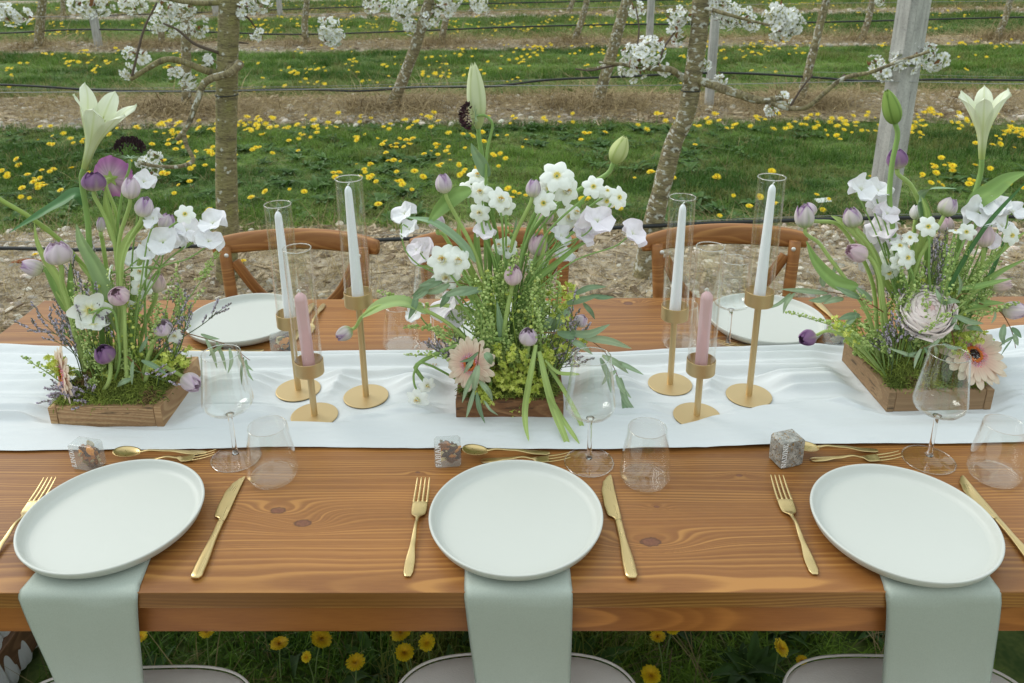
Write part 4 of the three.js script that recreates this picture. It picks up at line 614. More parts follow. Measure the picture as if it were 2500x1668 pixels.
// concrete posts
const concTex = tex(256, 512, (x, y) => { const n = fbm(x / 30, y / 60, 5, 4), s = noise(x / 2, y / 2, 7), v = noise(x / 8, y / 90, 12); let k = 0.4 + 0.13 * n + 0.05 * s + 0.06 * v; if (noise(x / 3, y / 3, 9) > 0.72) k *= 0.72; return [k * 1.0, k * 0.98, k * 0.93]; });
M.concrete = std([1, 1, 1], { map: rep(concTex, 3, 1), bumpMap: rep(concTex, 3, 1), bumpScale: 0.002, roughness: 0.95 });
function post(d, u, v, w, label, yRot = 0) { const p = onZ(u, v, d); p.y = 0; const t = thing('concrete_post', label, 'post', p, 'concrete posts of the orchard trellis'), s = new THREE.Shape(), k = w / 2, c = w * 0.16; [[-k + c, -k], [k - c, -k], [k, -k + c], [k, k - c], [k - c, k], [-k + c, k], [-k, k - c], [-k, -k + c]].forEach((q, i) => (i ? s.lineTo(...q) : s.moveTo(...q))); const g = new THREE.ExtrudeGeometry(s, { depth: 3.2, bevelEnabled: false, steps: 1 }).rotateX(-PI / 2).translate(0, -0.05, 0); part('post', g, M.concrete, t); t.rotation.y = yRot; return t; }
post(3.78, 2158, 480, 0.118, 'large grey concrete post rising behind the right flower crate', 0.35);
post(8.24, 1731, 250, 0.082, 'concrete post seen just right of the near leaning tree', 0.1);
post(13.95, 243, 125, 0.12, 'pale concrete post at the upper left, with blossoms over its top', 0.2);
post(13.95, 1585, 102, 0.11, 'pale concrete post at the top, left of the near leaning tree', 0.1);
post(20.1, 530, 54, 0.14, 'far concrete post beside the near upright trunk', 0.1);
post(20.1, 682, 16, 0.12, 'far concrete post at the top, right of the near upright trunk', 0.1);
// hoses and wires along the rows
M.wire = std([0.33, 0.34, 0.33], { metalness: 0.7, roughness: 0.5 });
const along = (name, label, cat, d, pix, r, mat) => { const q = pix.map((p) => onZ(p[0], p[1], d + (p[2] ?? 0))), a = q[0], b = q[q.length - 1]; q.unshift(V(a.x - 4, a.y, a.z)); q.push(V(b.x + 4, b.y, b.z)); const o = part(name, tube(q, [r, r], 120, 8), mat, scene); return tag(o, label, cat); };
along('irrigation_hose', 'black irrigation hose just behind the chairs', 'hose', 3.7, [[0, 606], [200, 610], [500, 600], [930, 586], [1500, 556], [1960, 537], [2500, 528]], 0.0105, M.hose);
along('irrigation_hose', 'black irrigation hose across the second tree row', 'hose', 8.24, [[0, 207], [240, 220], [520, 223], [720, 218], [880, 222], [1030, 212], [1200, 211], [1330, 196], [1500, 188], [1760, 178], [2000, 190], [2110, 198], [2300, 194], [2500, 196]], 0.0115, M.hose);
along('irrigation_hose', 'black irrigation hose across the third tree row', 'hose', 13.95, [[0, 81], [200, 72], [500, 78], [720, 84], [1000, 76], [1250, 66], [1500, 60], [1800, 58], [2100, 52], [2500, 42]], 0.0135, M.hose);
along('irrigation_hose', 'black irrigation hose across the fourth tree row', 'hose', 20.1, [[0, 44], [500, 30], [900, 16], [1400, 4], [2000, -6], [2500, -16]], 0.015, M.hose);
along('trellis_wire', 'thin steel wire stretched along the first tree row', 'wire', 3.72, [[0, 226], [600, 221], [1150, 210], [1650, 208], [2150, 199], [2500, 205]], 0.0016, M.wire);
along('trellis_wire', 'low thin steel wire behind the chairs', 'wire', 3.74, [[0, 590], [600, 586], [1500, 548], [1990, 528], [2500, 520]], 0.0014, M.wire);
along('trellis_wire', 'thin steel wire along the second tree row at the top', 'wire', 8.24, [[0, 42], [800, 34], [1650, 14], [2500, 2]], 0.002, M.wire);
along('trellis_wire', 'low steel wire along the second tree row', 'wire', 8.26, [[0, 218], [900, 208], [1900, 176], [2500, 188]], 0.0016, M.wire);
// ---------------------------------------------------------------- flower crates
const crateTex = [
  woodTex(512, 128, 0.44, 0.11, { planks: 2, seed: 61, ring: 0.0045, straight: 0.03, dark: [0.27, 0.15, 0.07], light: [0.47, 0.31, 0.16], tone: 0.15, knots: [[0.12, 0.02, 0.006]] }),
  woodTex(512, 128, 0.44, 0.11, { planks: 2, seed: 62, ring: 0.004, straight: 0.03, dark: [0.16, 0.066, 0.026], light: [0.33, 0.17, 0.075], tone: 0.2, knots: [[0.13, 0.03, 0.006]] }),
  woodTex(512, 128, 0.44, 0.11, { planks: 2, seed: 63, ring: 0.005, straight: 0.03, dark: [0.25, 0.15, 0.078], light: [0.46, 0.32, 0.18], tone: 0.25 })];
const stain = tex(256, 128, (x, y) => { const n = fbm(x / 26, y / 9, 71, 4), g = 0.82 + 0.18 * noise(x / 2, y / 2, 5), k = n > 0.26 ? mix(1, 0.22, sst(0.26, 0.42, n)) : 1; return [g * k, g * k, g * k]; });
M.crate = crateTex.map((t) => woodMat(t, { roughness: 0.85, bumpScale: 0.0015 }));
M.crateStain = crateTex.map((t) => { const w = 512, h = 128, a = t.m.image.data, s = stain.image.data; const c = tex(w, h, (x, y) => 0); for (let i = 0; i < w * h; i++) { const k = i * 4, q = ((((i / w) | 0) % 128) * 256 + (i % w >> 1)) * 4; for (let j = 0; j < 3; j++) c.image.data[k + j] = a[k + j] * (0.3 + 0.7 * s[q + j] / 255); c.image.data[k + 3] = 255; } c.colorSpace = THREE.SRGBColorSpace; return woodMat({ m: c, b: t.b, LX: t.LX, LZ: t.LZ }, { roughness: 0.85, bumpScale: 0.0015 }); });
M.moss = phy([1, 1, 1], { vertexColors: true, roughness: 0.9, side: THREE.DoubleSide });
setSeed(600);
const mossSprigs = [0, 1, 2].map((k) => { const out = []; for (let i = 0; i < 9; i++) { const a = rnd() * 6.28, L = rr(0.006, 0.015), b = V(rr(-0.006, 0.006), 0, rr(-0.006, 0.006)), e = V(cos(a) * L * 0.9, L * rr(0.1, 0.8), sin(a) * L * 0.9), m = rr(0.6, 1.35); out.push(paint(tube([b, b.clone().addScaledVector(e, 0.5).add(V(0, L * 0.35, 0)), b.clone().add(e).add(V(0, -L * 0.12, 0))], [0.0009, 0.0005], 4, 3), [m, m, m * 0.9])); } return merge(out); });
const crates = {};
function crate(id, cx, cz, w, d, rot, label, mossLabel, sd) {
  setSeed(sd); const y0 = TY + 0.0045, h = id === 'C' ? 0.048 : 0.044, th = 0.0145, k = { L: 0, C: 1, R: 2 }[id], t = thing('wooden_crate', label, 'crate', V(cx, y0, cz), 'shallow wooden flower crates'); t.rotation.y = rot;
  const A = M.crate[k], B = M.crateStain[k], full = id === 'C';
  part('board', shift(box(full ? w : w - 2 * th - 0.001, h, th, 0.0018, [0.1, 0.03]), 0, h / 2, d / 2 - th / 2 - (full ? 0 : 0.001)), id === 'R' ? A : B, t);
  part('board', shift(box(full ? w : w - 2 * th - 0.001, h, th, 0.0018, [0.3, 0.06]), 0, h / 2 - 0.001, -d / 2 + th / 2), A, t);
  for (const s of [-1, 1]) part('board', shift(box(th, h * (1 + 0.01 * s), full ? d - 2 * th - 0.001 : d, 0.0018, [0.17 * s, 0.02]), s * (w / 2 - th / 2), h / 2, 0), id === 'R' && s < 0 ? B : A, t);
  part('bottom', shift(box(w - 2 * th - 0.002, 0.008, d - 2 * th - 0.002, 0.001), 0, 0.006, 0), A, t);
  for (const s of [-1, 1]) for (const q of [-0.3, 0.05, 0.34]) part('nail', new THREE.SphereGeometry(0.0016, 8, 6).translate(s * (w / 2 - th / 2), h + 0.0002, q * d), M.pad, t);
  for (let i = -1; i <= 1; i++) for (let j = -1; j <= 1; j++) flats.push([cx + i * 0.075, cz + j * 0.07, 0.05]);
  const list = [], iw = w / 2 - th, idp = d / 2 - th, H = (x, z) => { const e = min(iw - abs(x), idp - abs(z)); return h * 0.85 + 0.032 * sst(0, 0.04, e) + 0.011 * fbm(x * 30, z * 30, sd, 3); };
  for (let i = 0; i < 3000; i++) { const x = rr(-1, 1) * (iw - 0.001), z = rr(-1, 1) * (idp - 0.001), n = fbm(x * 26, z * 26, sd + 4, 3), c = mix3([0.1, 0.14, 0.02], [0.3, 0.36, 0.07], clamp(0.45 + n + rr(-0.3, 0.3))); if (noise(x * 40, z * 40, sd + 9) > 0.48) { c[0] = 0.2; c[1] = 0.135; c[2] = 0.055; } list.push([mat4(V(x, H(x, z) + rr(-0.004, 0.002), z), yaw(rnd() * 6.28, rr(-0.6, 0.6), rr(-0.6, 0.6)), rr(0.8, 1.5)), col(c)]); }
  const m = thing('moss', mossLabel, 'moss', V(cx, y0, cz)); m.rotation.y = rot; m.userData.kind = 'stuff';
  part('mound', grid(24, 24, (u, v) => { const x = (u * 2 - 1) * iw, z = (v * 2 - 1) * idp; return V(x, H(x, z) - 0.003, z); }), std([0.05, 0.065, 0.014], { roughness: 1, side: THREE.DoubleSide }), m);
  for (let i = 0; i < 3; i++) instanced('moss_sprigs', mossSprigs[i], M.moss, list.filter((_, j) => j % 3 === i), 'stuff', m);
  crates[id] = { x: cx, z: cz, w, d, y: y0 + h, H };
}
const cpos = (u0, u1, v) => { const a = onY(u0, v, TY + 0.0045), b = onY(u1, v, TY + 0.0045); return [(a.x + b.x) / 2, a.z, b.x - a.x]; };
{ const [x, z, w] = cpos(126, 399, 1045), d = 0.195; crate('L', x, z - d / 2, w, d, 0.0, 'shallow tan wooden crate with black stains, full of moss and tulips, on the left', 'green and brown moss filling the wooden crate on the left', 501); }
{ const [x, z, w] = cpos(1115, 1377, 1034), d = 0.195; crate('C', x, z - d / 2, w, d, -0.01, 'dark brown wooden crate in the middle of the runner', 'moss filling the wooden crate in the middle', 502); }
{ const [x, z, w] = cpos(2158, 2420, 1005), d = 0.205; crate('R', x, z - d / 2, w, d, 0.03, 'grey weathered wooden crate on the right end of the runner', 'dark green moss filling the wooden crate on the right', 503); }

// ---------------------------------------------------------------- blooms, each petal a piece of its own
M.petal = phy([1, 1, 1], { vertexColors: true, roughness: 0.92, side: THREE.DoubleSide, transmission: 0.22, thickness: 0, specularIntensity: 0.5 });
M.green = phy([1, 1, 1], { vertexColors: true, roughness: 0.5, side: THREE.DoubleSide, transmission: 0.2, thickness: 0, specularIntensity: 0.6 });
M.dense = phy([1, 1, 1], { vertexColors: true, roughness: 0.8, side: THREE.DoubleSide });
M.dark = phy([1, 1, 1], { vertexColors: true, roughness: 0.8, side: THREE.DoubleSide });
const revolve = (rad, y, ha, c, nu = 10, nv = 14, ruf = 0, sd = 0) => grid(nu, nv, (u, v) => { const s = u * 2 - 1, a = s * ha(v), r = rad(v) * (1 + 0.05 * s * s) + ruf * v * noise(s * 3 + sd, v * 3, sd); return V(sin(a) * r, y(v) + ruf * 0.6 * v * v * noise(s * 4 + sd, 7, sd + 3) - 0.02 * s * s * v, cos(a) * r); }, c);
const TU = { // base, middle, edge
  lilac: [sRGB(228, 226, 196), sRGB(222, 206, 216), sRGB(158, 112, 170)], pale: [sRGB(234, 226, 206), sRGB(234, 218, 226), sRGB(206, 176, 208)], purple: [sRGB(206, 192, 178), sRGB(160, 122, 162), sRGB(104, 62, 118)],
  pink: [sRGB(236, 222, 206), sRGB(236, 210, 218), sRGB(206, 166, 190)], white: [sRGB(232, 232, 208), sRGB(240, 236, 236), sRGB(230, 222, 232)], peach: [sRGB(232, 226, 196), sRGB(232, 208, 200), sRGB(208, 178, 190)], green: [sRGB(172, 190, 124), sRGB(222, 212, 210), sRGB(158, 112, 172)] };
const tulipPetal = (k, inner, sd) => { const [b, m, e] = TU[k], q = inner ? 0.9 : 1; return revolve((v) => q * 0.5 * pow(sin(PI * (0.045 + 0.87 * pow(v, 0.8))), 0.62) * (1 - 0.1 * v * v * v), (v) => v * (inner ? 0.96 : 1), (v) => 1.22 * sqrt(max(0, 1 - pow(v, 3.4))) * sst(-0.35, 0.2, v) + 0.02, (u, v) => { const s = abs(u * 2 - 1), st = 0.9 + 0.2 * noise(u * 22, v * 1.6, sd); let c = mix3(b, m, sst(0.02, 0.42, v)); c = mix3(c, e, clamp(sst(0.5, 1, s) * sst(0.25, 0.9, v) * 0.95 + (inner ? 0.35 : 0) + 0.25 * sst(0.8, 1, v))); c = mix3(c, b, 0.5 * (1 - sst(0.02, 0.2, s)) * (1 - sst(0.45, 0.9, v))); return [c[0] * st, c[1] * st, c[2] * st]; }, 10, 14, 0.035, sd); };
const G = {}; const once = (k, f) => (G[k] ??= f());
const dirOf = (d) => V(d[0], -d[1], d[2] ?? 0).normalize().applyQuaternion(camera.quaternion);   // picture right, picture down, towards the viewer
setSeed(700);
let curCrate = 'L', cs = 0;
const root = (z, u) => { const c = crates[curCrate], x = u !== undefined ? clamp(onZ(u, 950, -c.z).x - c.x, -c.w / 2 + 0.03, c.w / 2 - 0.03) : rr(-0.06, 0.06), dz = clamp(z * 0.6, -c.d / 2 + 0.03, c.d / 2 - 0.03); return V(c.x + x, c.y - 0.008, c.z + dz); };
const at = (u, v, z = 0) => onZ(u, v, -(crates[curCrate].z + z));
const GREEN = { light: sRGB(176, 198, 118), mid: sRGB(146, 178, 102), dark: sRGB(88, 132, 80), grey: sRGB(154, 182, 144), pale: sRGB(192, 206, 150) };
const greenVar = (c, k = 0.1) => (t, u) => { const m = 1 + k * (noise((u ?? 0) * 9, t * 8, 3)); return [c[0] * m, c[1] * m, c[2] * m]; };
function stemmed(name, label, cat, group, base, dir, pts, z, rpx, green, under = 0.01, rootU) {
  const r0 = root(z, rootU ?? (pts.length ? pts[pts.length - 1][0] : undefined)), t = thing(name, label, cat, r0, group), way = pts.map((p) => at(p[0], p[1], p[2] ?? z)).filter((q) => q.distanceTo(base) > under * 1.9), path = [base, base.clone().addScaledVector(dir, -under), ...way, r0.clone()];
  const r = rpx * pxm(base); part('stem', tube(path.map((p) => p.clone().sub(r0)).reverse(), [r * 1.15, r], 26, 9, greenVar(green)), M.green, t);
  const b = new THREE.Group(); b.name = 'bloom'; b.position.copy(base).sub(r0); b.quaternion.copy(quatTo(dir)); t.add(b); return [t, b];
}
const leafStrip = (pts, wf, fold, nrm, c) => { const cv = curve(pts); return grid(6, 22, (u, v) => { const P = cv.getPoint(v), T = cv.getTangent(v), S = T.clone().cross(nrm).normalize(), N = S.clone().cross(T).normalize(), s = u * 2 - 1, w = wf(v); return P.addScaledVector(S, s * w * cos(fold)).addScaledVector(N, abs(s) * w * sin(fold) + 0.04 * w * noise(v * 5, s * 2, 9)); }, (u, v) => { const s = abs(u * 2 - 1), m = 0.88 + 0.12 * noise(u * 22, v * 1.5, 5) + 0.06 * v; const k = s < 0.12 ? 1.12 : 1; return [c[0] * m * k, c[1] * m * k, c[2] * m * k]; }); };
function leaf(t, pts, wpx, green, o = {}) { // a blade along picture points, tip last
  const P = pts.map((p) => at(p[0], p[1], p[2] ?? o.z ?? 0)), w = wpx / 2 * pxm(P[0]), q = t ? t.position : null, n = V(rr(-0.5, 0.5), rr(0.1, 0.6), 1).normalize(); if (o.n) n.set(...o.n).normalize();
  const prof = o.strap ? (v) => w * (0.55 + 0.45 * sin(PI * min(1, v * 1.1))) * sqrt(max(0.0004, 1 - pow(v, 9))) : (v) => w * pow(sin(PI * clamp(0.06 + 0.94 * pow(v, o.k ?? 0.75))), 0.85) + 0.0003;
  return part('leaf', leafStrip(P.map((p) => p.sub(q)), prof, o.fold ?? 0.35, n, green), M.green, t);
}
function tulip(label, c, w, h, d, z, kind, pts = [], o = {}) {
  const P = at(c[0], c[1], z), m = pxm(P), dir = dirOf(d), H = h * m, base = P.clone().addScaledVector(dir, -H * 0.5), [t, b] = stemmed('tulip', label, 'tulip', 'tulips in the flower crates', base, dir, pts, z, o.r ?? 4.6, GREEN[o.g ?? 'light'], H * 0.25, o.root);
  b.scale.set(w * m, H, w * m);
  const inn = [0, 1].map((k) => once('ti' + kind + k, () => tulipPetal(kind, true, 3 + k))), out = [0, 1].map((k) => once('to' + kind + k, () => tulipPetal(kind, false, 7 + k)));
  const tw = rnd() * 6.28; for (let i = 0; i < 3; i++) { const p = part('petal', inn[i & 1], M.petal, b); p.rotation.y = tw + i * 2.094 + 1.047; const q = part('petal', out[i & 1], M.petal, b); q.rotation.set((o.open ?? 0) * rr(0.6, 1.2), 0, 0); q.rotation.order = 'YXZ'; q.rotation.y = tw + i * 2.094; }
  if (o.dbl) for (let i = 0; i < 8; i++) { const p = part('petal', inn[i & 1], M.petal, b); p.rotation.order = 'YXZ'; p.rotation.set(-0.25 * rnd(), tw + i * 0.785 + 0.3, 0); p.scale.set(0.72 - 0.04 * i, rr(0.8, 0.98), 0.72 - 0.04 * i); }
  return t;
}
const lilyPetal = (sd) => revolve((v) => 0.05 + 0.09 * v + 0.22 * pow(sst(0.2, 1.0, v), 1.3) + 0.09 * pow(sst(0.8, 1, v), 1.5), (v) => v - 0.02 * sst(0.9, 1, v), (v) => 0.8 * (v < 0.5 ? 1 : pow(max(0, cos((v - 0.5) / 0.5 * PI / 2)), 0.8)) + 0.008, (u, v) => { const s = abs(u * 2 - 1); let c = mix3(sRGB(178, 194, 112), sRGB(226, 232, 192), sst(0, 0.35, v)); c = mix3(c, sRGB(236, 240, 222), sst(0.4, 0.9, v) * 0.8); c = mix3(c, sRGB(196, 206, 132), (1 - sst(0.03, 0.16, s)) * 0.75 * (1 - 0.5 * v)); const m = 0.97 + 0.05 * noise(u * 30, v * 3, sd); return [c[0] * m, c[1] * m, c[2] * m]; }, 12, 22, 0.012, sd);
function lily(label, b0, tip, w, z, pts, o = {}) {
  const B = at(b0[0], b0[1], z), T = at(tip[0], tip[1], z + (o.dz ?? 0)), dir = T.clone().sub(B), L = dir.length(); dir.normalize(); const m = pxm(B), [t, b] = stemmed('lily', label, 'lily', 'lilies in the flower crates', B, dir, pts, z, o.r ?? 6.5, GREEN.mid, 0.02, o.root); const k = w * m / 0.86; b.scale.set(k, L, k);
  for (let i = 0; i < 6; i++) { const p = part('petal', once('ly' + (i & 1), () => lilyPetal(31 + (i & 1))), M.petal, b); p.rotation.y = (o.tw ?? 0.3) + i * 1.047; p.scale.set(i & 1 ? 0.94 : 1, i & 1 ? 0.985 : 1, i & 1 ? 0.94 : 1); }
  for (let i = 0; i < 5; i++) part('stamen', paint(tube([V(0.02 * cos(i * 1.256), 0.2, 0.02 * sin(i * 1.256)), V(0.09 * cos(i * 1.256), 0.72, 0.09 * sin(i * 1.256))], [0.008, 0.006], 3, 5), sRGB(190, 200, 120)), M.green, b);
  return t;
}
function lilyBud(label, b0, tip, w, z, pts, cols, o = {}) {
  const B = at(b0[0], b0[1], z), T = at(tip[0], tip[1], z), dir = T.clone().sub(B), L = dir.length(); dir.normalize(); const m = pxm(B), [t, b] = stemmed('lily_bud', label, 'lily bud', 'closed lily buds in the flower crates', B, dir, pts, z, o.r ?? 5.5, GREEN.mid, 0.02, o.root);
  b.scale.set(w * m, L, w * m);
  const geo = revolve((v) => 0.5 * pow(sin(PI * (0.05 + 0.91 * pow(v, o.k ?? 0.9))), 0.75), (v) => v, (v) => 1.12 * sqrt(max(0, 1 - pow(v, 8))) + 0.01, (u, v) => { const s = abs(u * 2 - 1); let c = mix3(cols[0], cols[1], sst(0, 0.5, v)); c = mix3(c, cols[2], (1 - sst(0.04, 0.2, s)) * 0.6); c = mix3(c, cols[2], sst(0.9, 1, s) * 0.8); const q = 0.96 + 0.06 * noise(u * 24, v * 3, 3); return [c[0] * q, c[1] * q, c[2] * q]; }, 10, 18);
  for (let i = 0; i < 3; i++) { const p = part('petal', geo, M.petal, b); p.rotation.y = 0.5 + i * 2.094; const q = part('petal', geo, M.petal, b); q.rotation.y = 1.55 + i * 2.094; q.scale.set(0.93, 0.985, 0.93); }
  return t;
}
const WHITE = sRGB(247, 249, 244);
const tepal = (sd) => grid(8, 8, (u, v) => { const s = u * 2 - 1, w = 0.2 * pow(sin(PI * clamp(0.1 + 0.84 * pow(v, 0.85))), 0.7); return V(s * w, 0.02 + 0.05 * v * (1 - v) * 3 - 0.05 * v * v + 0.02 * noise(s * 2 + sd, v * 4, sd) - 0.03 * s * s, 0.05 + 0.46 * v); }, (u, v) => mix3(sRGB(236, 228, 150), WHITE, sst(0.0, 0.18, v)));
const corona = (c1, c2, sd) => grid(36, 5, (u, v) => { const a = u * 2 * PI, r = 0.045 + 0.05 * v + 0.014 * v * sin(a * 9 + sd); return V(sin(a) * r, 0.02 + 0.08 * v + 0.015 * v * noise(cos(a) * 4, sin(a) * 4, sd), cos(a) * r); }, (u, v) => mix3(c1, c2, sst(0.2, 1, v)), true);
const crumple = (sd) => { setSeed(sd); return merge([...Array(9)].map((_, i) => grid(3, 3, (u, v) => { const a = (u - 0.5) * 1.7; const r = 0.04 + 0.13 * v; return V(sin(a) * r, 0.03 + 0.15 * v + 0.03 * noise(u * 3, v * 3, i + sd), cos(a) * r * 0.7); }, () => (i === 4 ? sRGB(244, 196, 96) : i % 3 === 0 ? sRGB(248, 244, 206) : WHITE)).rotateX(rr(-0.5, 0.3)).rotateY(i * 0.72 + rnd()))); };
function narcissus(label, c, r, d, z, pts = [], o = {}) {
  const P = at(c[0], c[1], z), m = pxm(P), dir = dirOf(d), [t, b] = stemmed('narcissus', label, 'narcissus', 'white narcissi in the flower crates', P.clone().addScaledVector(dir, -0.004), dir, pts, z, o.r ?? 2.6, GREEN[o.g ?? 'mid'], 0.012, o.root); b.scale.setScalar(2.35 * r * m);
  const tw = rnd() * 6; for (let i = 0; i < 6; i++) { const p = part('petal', once('np' + (i % 3), () => tepal(i % 3)), M.petal, b); p.rotation.set(0, tw + i * 1.047, 0); p.position.y = i & 1 ? 0.012 : 0; }
  const k = o.single ? 'c' : 'd'; part('corona', once('nc' + k, () => (o.single ? corona(sRGB(236, 214, 110), sRGB(244, 232, 158), 2) : crumple(88))), M.petal, b);
  setSeed(7000 + (cs += 13)); return t;
}
const banner = (sd, tint) => grid(24, 9, (u, v) => { const a = (u - 0.5) * 3.9, k = v, r = 0.04 + 0.46 * k * (1 + 0.16 * noise(a * 1.8, sd, 5) + 0.05 * sin(a * 7 + sd) - 0.12 * pow(abs(u - 0.5) * 2, 8)); return V(sin(a) * r, 0.03 + 0.05 * k * k * cos(a * 0.8) + 0.13 * k * k * sin(a * 3.7 + sd) + 0.055 * k * k * k * sin(a * 8.3 + sd * 2) + 0.04 * noise(a * 3, k * 4, sd), cos(a) * r); }, (u, v) => { const m = 0.98 + 0.03 * noise(u * 30, v * 3, sd); const c = mix3(mix3(sRGB(226, 230, 200), tint, sst(0, 0.3, v)), [tint[0] * 1.02, tint[1], tint[2] * 1.02], v); return [c[0] * m, c[1] * m, c[2] * m]; });
const wing = (sd, tint) => grid(8, 6, (u, v) => { const a = (u - 0.5) * 2.5, r = 0.03 + 0.42 * v * (1 + 0.08 * noise(a * 3, sd, 4)); return V(sin(a) * r, 0.06 + 0.16 * v * v + 0.06 * sin(a * 5 + sd) * v, cos(a) * r * 0.95); }, () => tint);
const SP = { white: sRGB(242, 242, 245), lilac: sRGB(246, 240, 247), purple: sRGB(176, 140, 190), orchid: sRGB(172, 110, 164) };
function sweetPea(label, c, r, d, z, tint, pts = [], o = {}) {
  const P = at(c[0], c[1], z), m = pxm(P), dir = dirOf(d), [t, b] = stemmed('sweet_pea', label, 'sweet pea', 'ruffled sweet peas in the flower crates', P.clone().addScaledVector(dir, -0.003), dir, pts, z, o.r ?? 1.8, GREEN.mid, 0.008, o.root); b.scale.setScalar(2.5 * r * m); b.rotateY(o.roll ?? rr(-0.6, 0.6));
  const T = SP[tint], k = floor(rnd() * 3); part('banner', once('sb' + tint + k, () => banner(k * 3.1 + 1, T)), M.petal, b).rotation.set(0, PI, 0);
  for (const s of [0, 1]) { const w = part('wing', once('sw' + tint + s, () => wing(s * 2 + 3, T)), M.petal, b); w.rotation.set(-0.35, (s ? 1 : -1) * 0.75, 0); w.position.y = 0.02; }
  part('calyx', once('scx', () => paint(new THREE.SphereGeometry(0.06, 8, 6).scale(1, 0.9, 1).translate(0, -0.01, 0), GREEN.mid)), M.green, b);
  return t;
}
function gerbera(label, c, r, d, z, pts, o = {}) {
  const P = at(c[0], c[1], z), m = pxm(P), dir = dirOf(d), [t, b] = stemmed('gerbera', label, 'gerbera', 'peach gerberas in the flower crates', P, dir, pts, z, 4, GREEN.mid, 0.02, o.root); b.scale.setScalar(1.15 * r * m);
  const pet = [0, 1, 2].map((k) => once('gp' + k, () => grid(6, 10, (u, v) => { const s = u * 2 - 1, w = (0.055 + 0.075 * sst(0, 0.6, v)) * sqrt(max(0.02, 1 - pow(v, 7))); return V(s * w, 0.06 + 0.1 * v - 0.13 * v * v * (0.6 + 0.3 * k) + 0.012 * cos(s * 9), 0.2 + 0.8 * v * (1 - 0.03 * k)); }, (u, v) => { const q = 0.97 + 0.05 * sin(u * 14); const a = mix3(sRGB(222, 160, 166), sRGB(234, 198, 178), sst(0.05, 0.4, v)), cc = mix3(a, sRGB(238, 222, 200), sst(0.35, 1, v)); return cc.map((x) => x * q); })));
  for (let i = 0; i < 19; i++) { const p = part('petal', pet[i % 3], M.petal, b); p.rotation.order = 'YXZ'; p.rotation.set(0.06 * (rnd() - 0.3), i / 19 * 6.283 + rr(-0.05, 0.05), 0); p.scale.setScalar(rr(0.92, 1.04)); const q = part('petal', pet[(i + 1) % 3], M.petal, b); q.rotation.order = 'YXZ'; q.rotation.set(-0.13 + 0.05 * rnd(), (i + 0.5) / 19 * 6.283 + rr(-0.05, 0.05), 0); q.scale.setScalar(rr(0.78, 0.9)); }
  const dot = (n, r0, r1, y, rad, cc, sd) => { setSeed(sd); return merge([...Array(n)].map((_, i) => { const a = i * 2.39996, q = sqrt(mix(r0 * r0, r1 * r1, (i + 0.5) / n)); return paint(new THREE.IcosahedronGeometry(rad * rr(0.8, 1.2), 0).scale(1, 1.6, 1).translate(q * cos(a), y - 0.4 * q * q, q * sin(a)), cc.map((x) => x * rr(0.75, 1.2))); })); };
  part('disc', once('gd', () => dot(70, 0, 0.15, 0.11, 0.017, sRGB(46, 14, 16), 3)), M.dark, b); part('disc_ring', once('gr', () => dot(90, 0.15, 0.24, 0.14, 0.018, sRGB(224, 132, 60), 4)), M.dark, b); part('inner_florets', once('gf', () => dot(80, 0.24, 0.4, 0.15, 0.024, sRGB(226, 164, 178), 5)), M.dark, b);
  setSeed(7100 + (cs += 13)); return t;
}
function ranunculus(label, c, r, d, z) {
  const P = at(c[0], c[1], z), m = pxm(P), dir = dirOf(d), [t, b] = stemmed('ranunculus', label, 'ranunculus', null, P, dir, [], z, 4.5, GREEN.mid, 0.03); b.scale.setScalar(r * m);
  part('heart', paint(new THREE.SphereGeometry(0.5, 20, 14).scale(1, 0.8, 1).translate(0, 0.06, 0), sRGB(238, 196, 196)), M.dense, b);
  for (let k = 0; k < 9; k++) { const R = 1 - k * 0.05, o = (k === 0 ? 1.75 : 1.42 - k * 0.155), n = 6, geo = revolve((v) => R * sin(mix(2.7, o, v)) * (1 + (k < 2 ? 0.16 : 0.03) * v * v * v * v), (v) => R * 0.8 * cos(mix(2.7, o, v)) + 0.02 * v, (v) => 0.85 * sqrt(max(0, 1 - pow(v, 10))) + 0.02, (u, v) => mix3(mix3(sRGB(250, 244, 241), sRGB(246, 226, 224), k / 10), sRGB(242, 216, 216), sst(0.86, 1, v) * 0.6), 12, 10, k < 2 ? 0.05 : 0.012, 40 + k); for (let i = 0; i < n; i++) { const p = part('petal', geo, M.dense, b); p.rotation.order = 'YXZ'; p.rotation.set(rr(-0.05, 0.05), i / n * 6.283 + k * 0.55, 0); p.scale.setScalar(rr(0.97, 1.02)); } }
  return t;
}
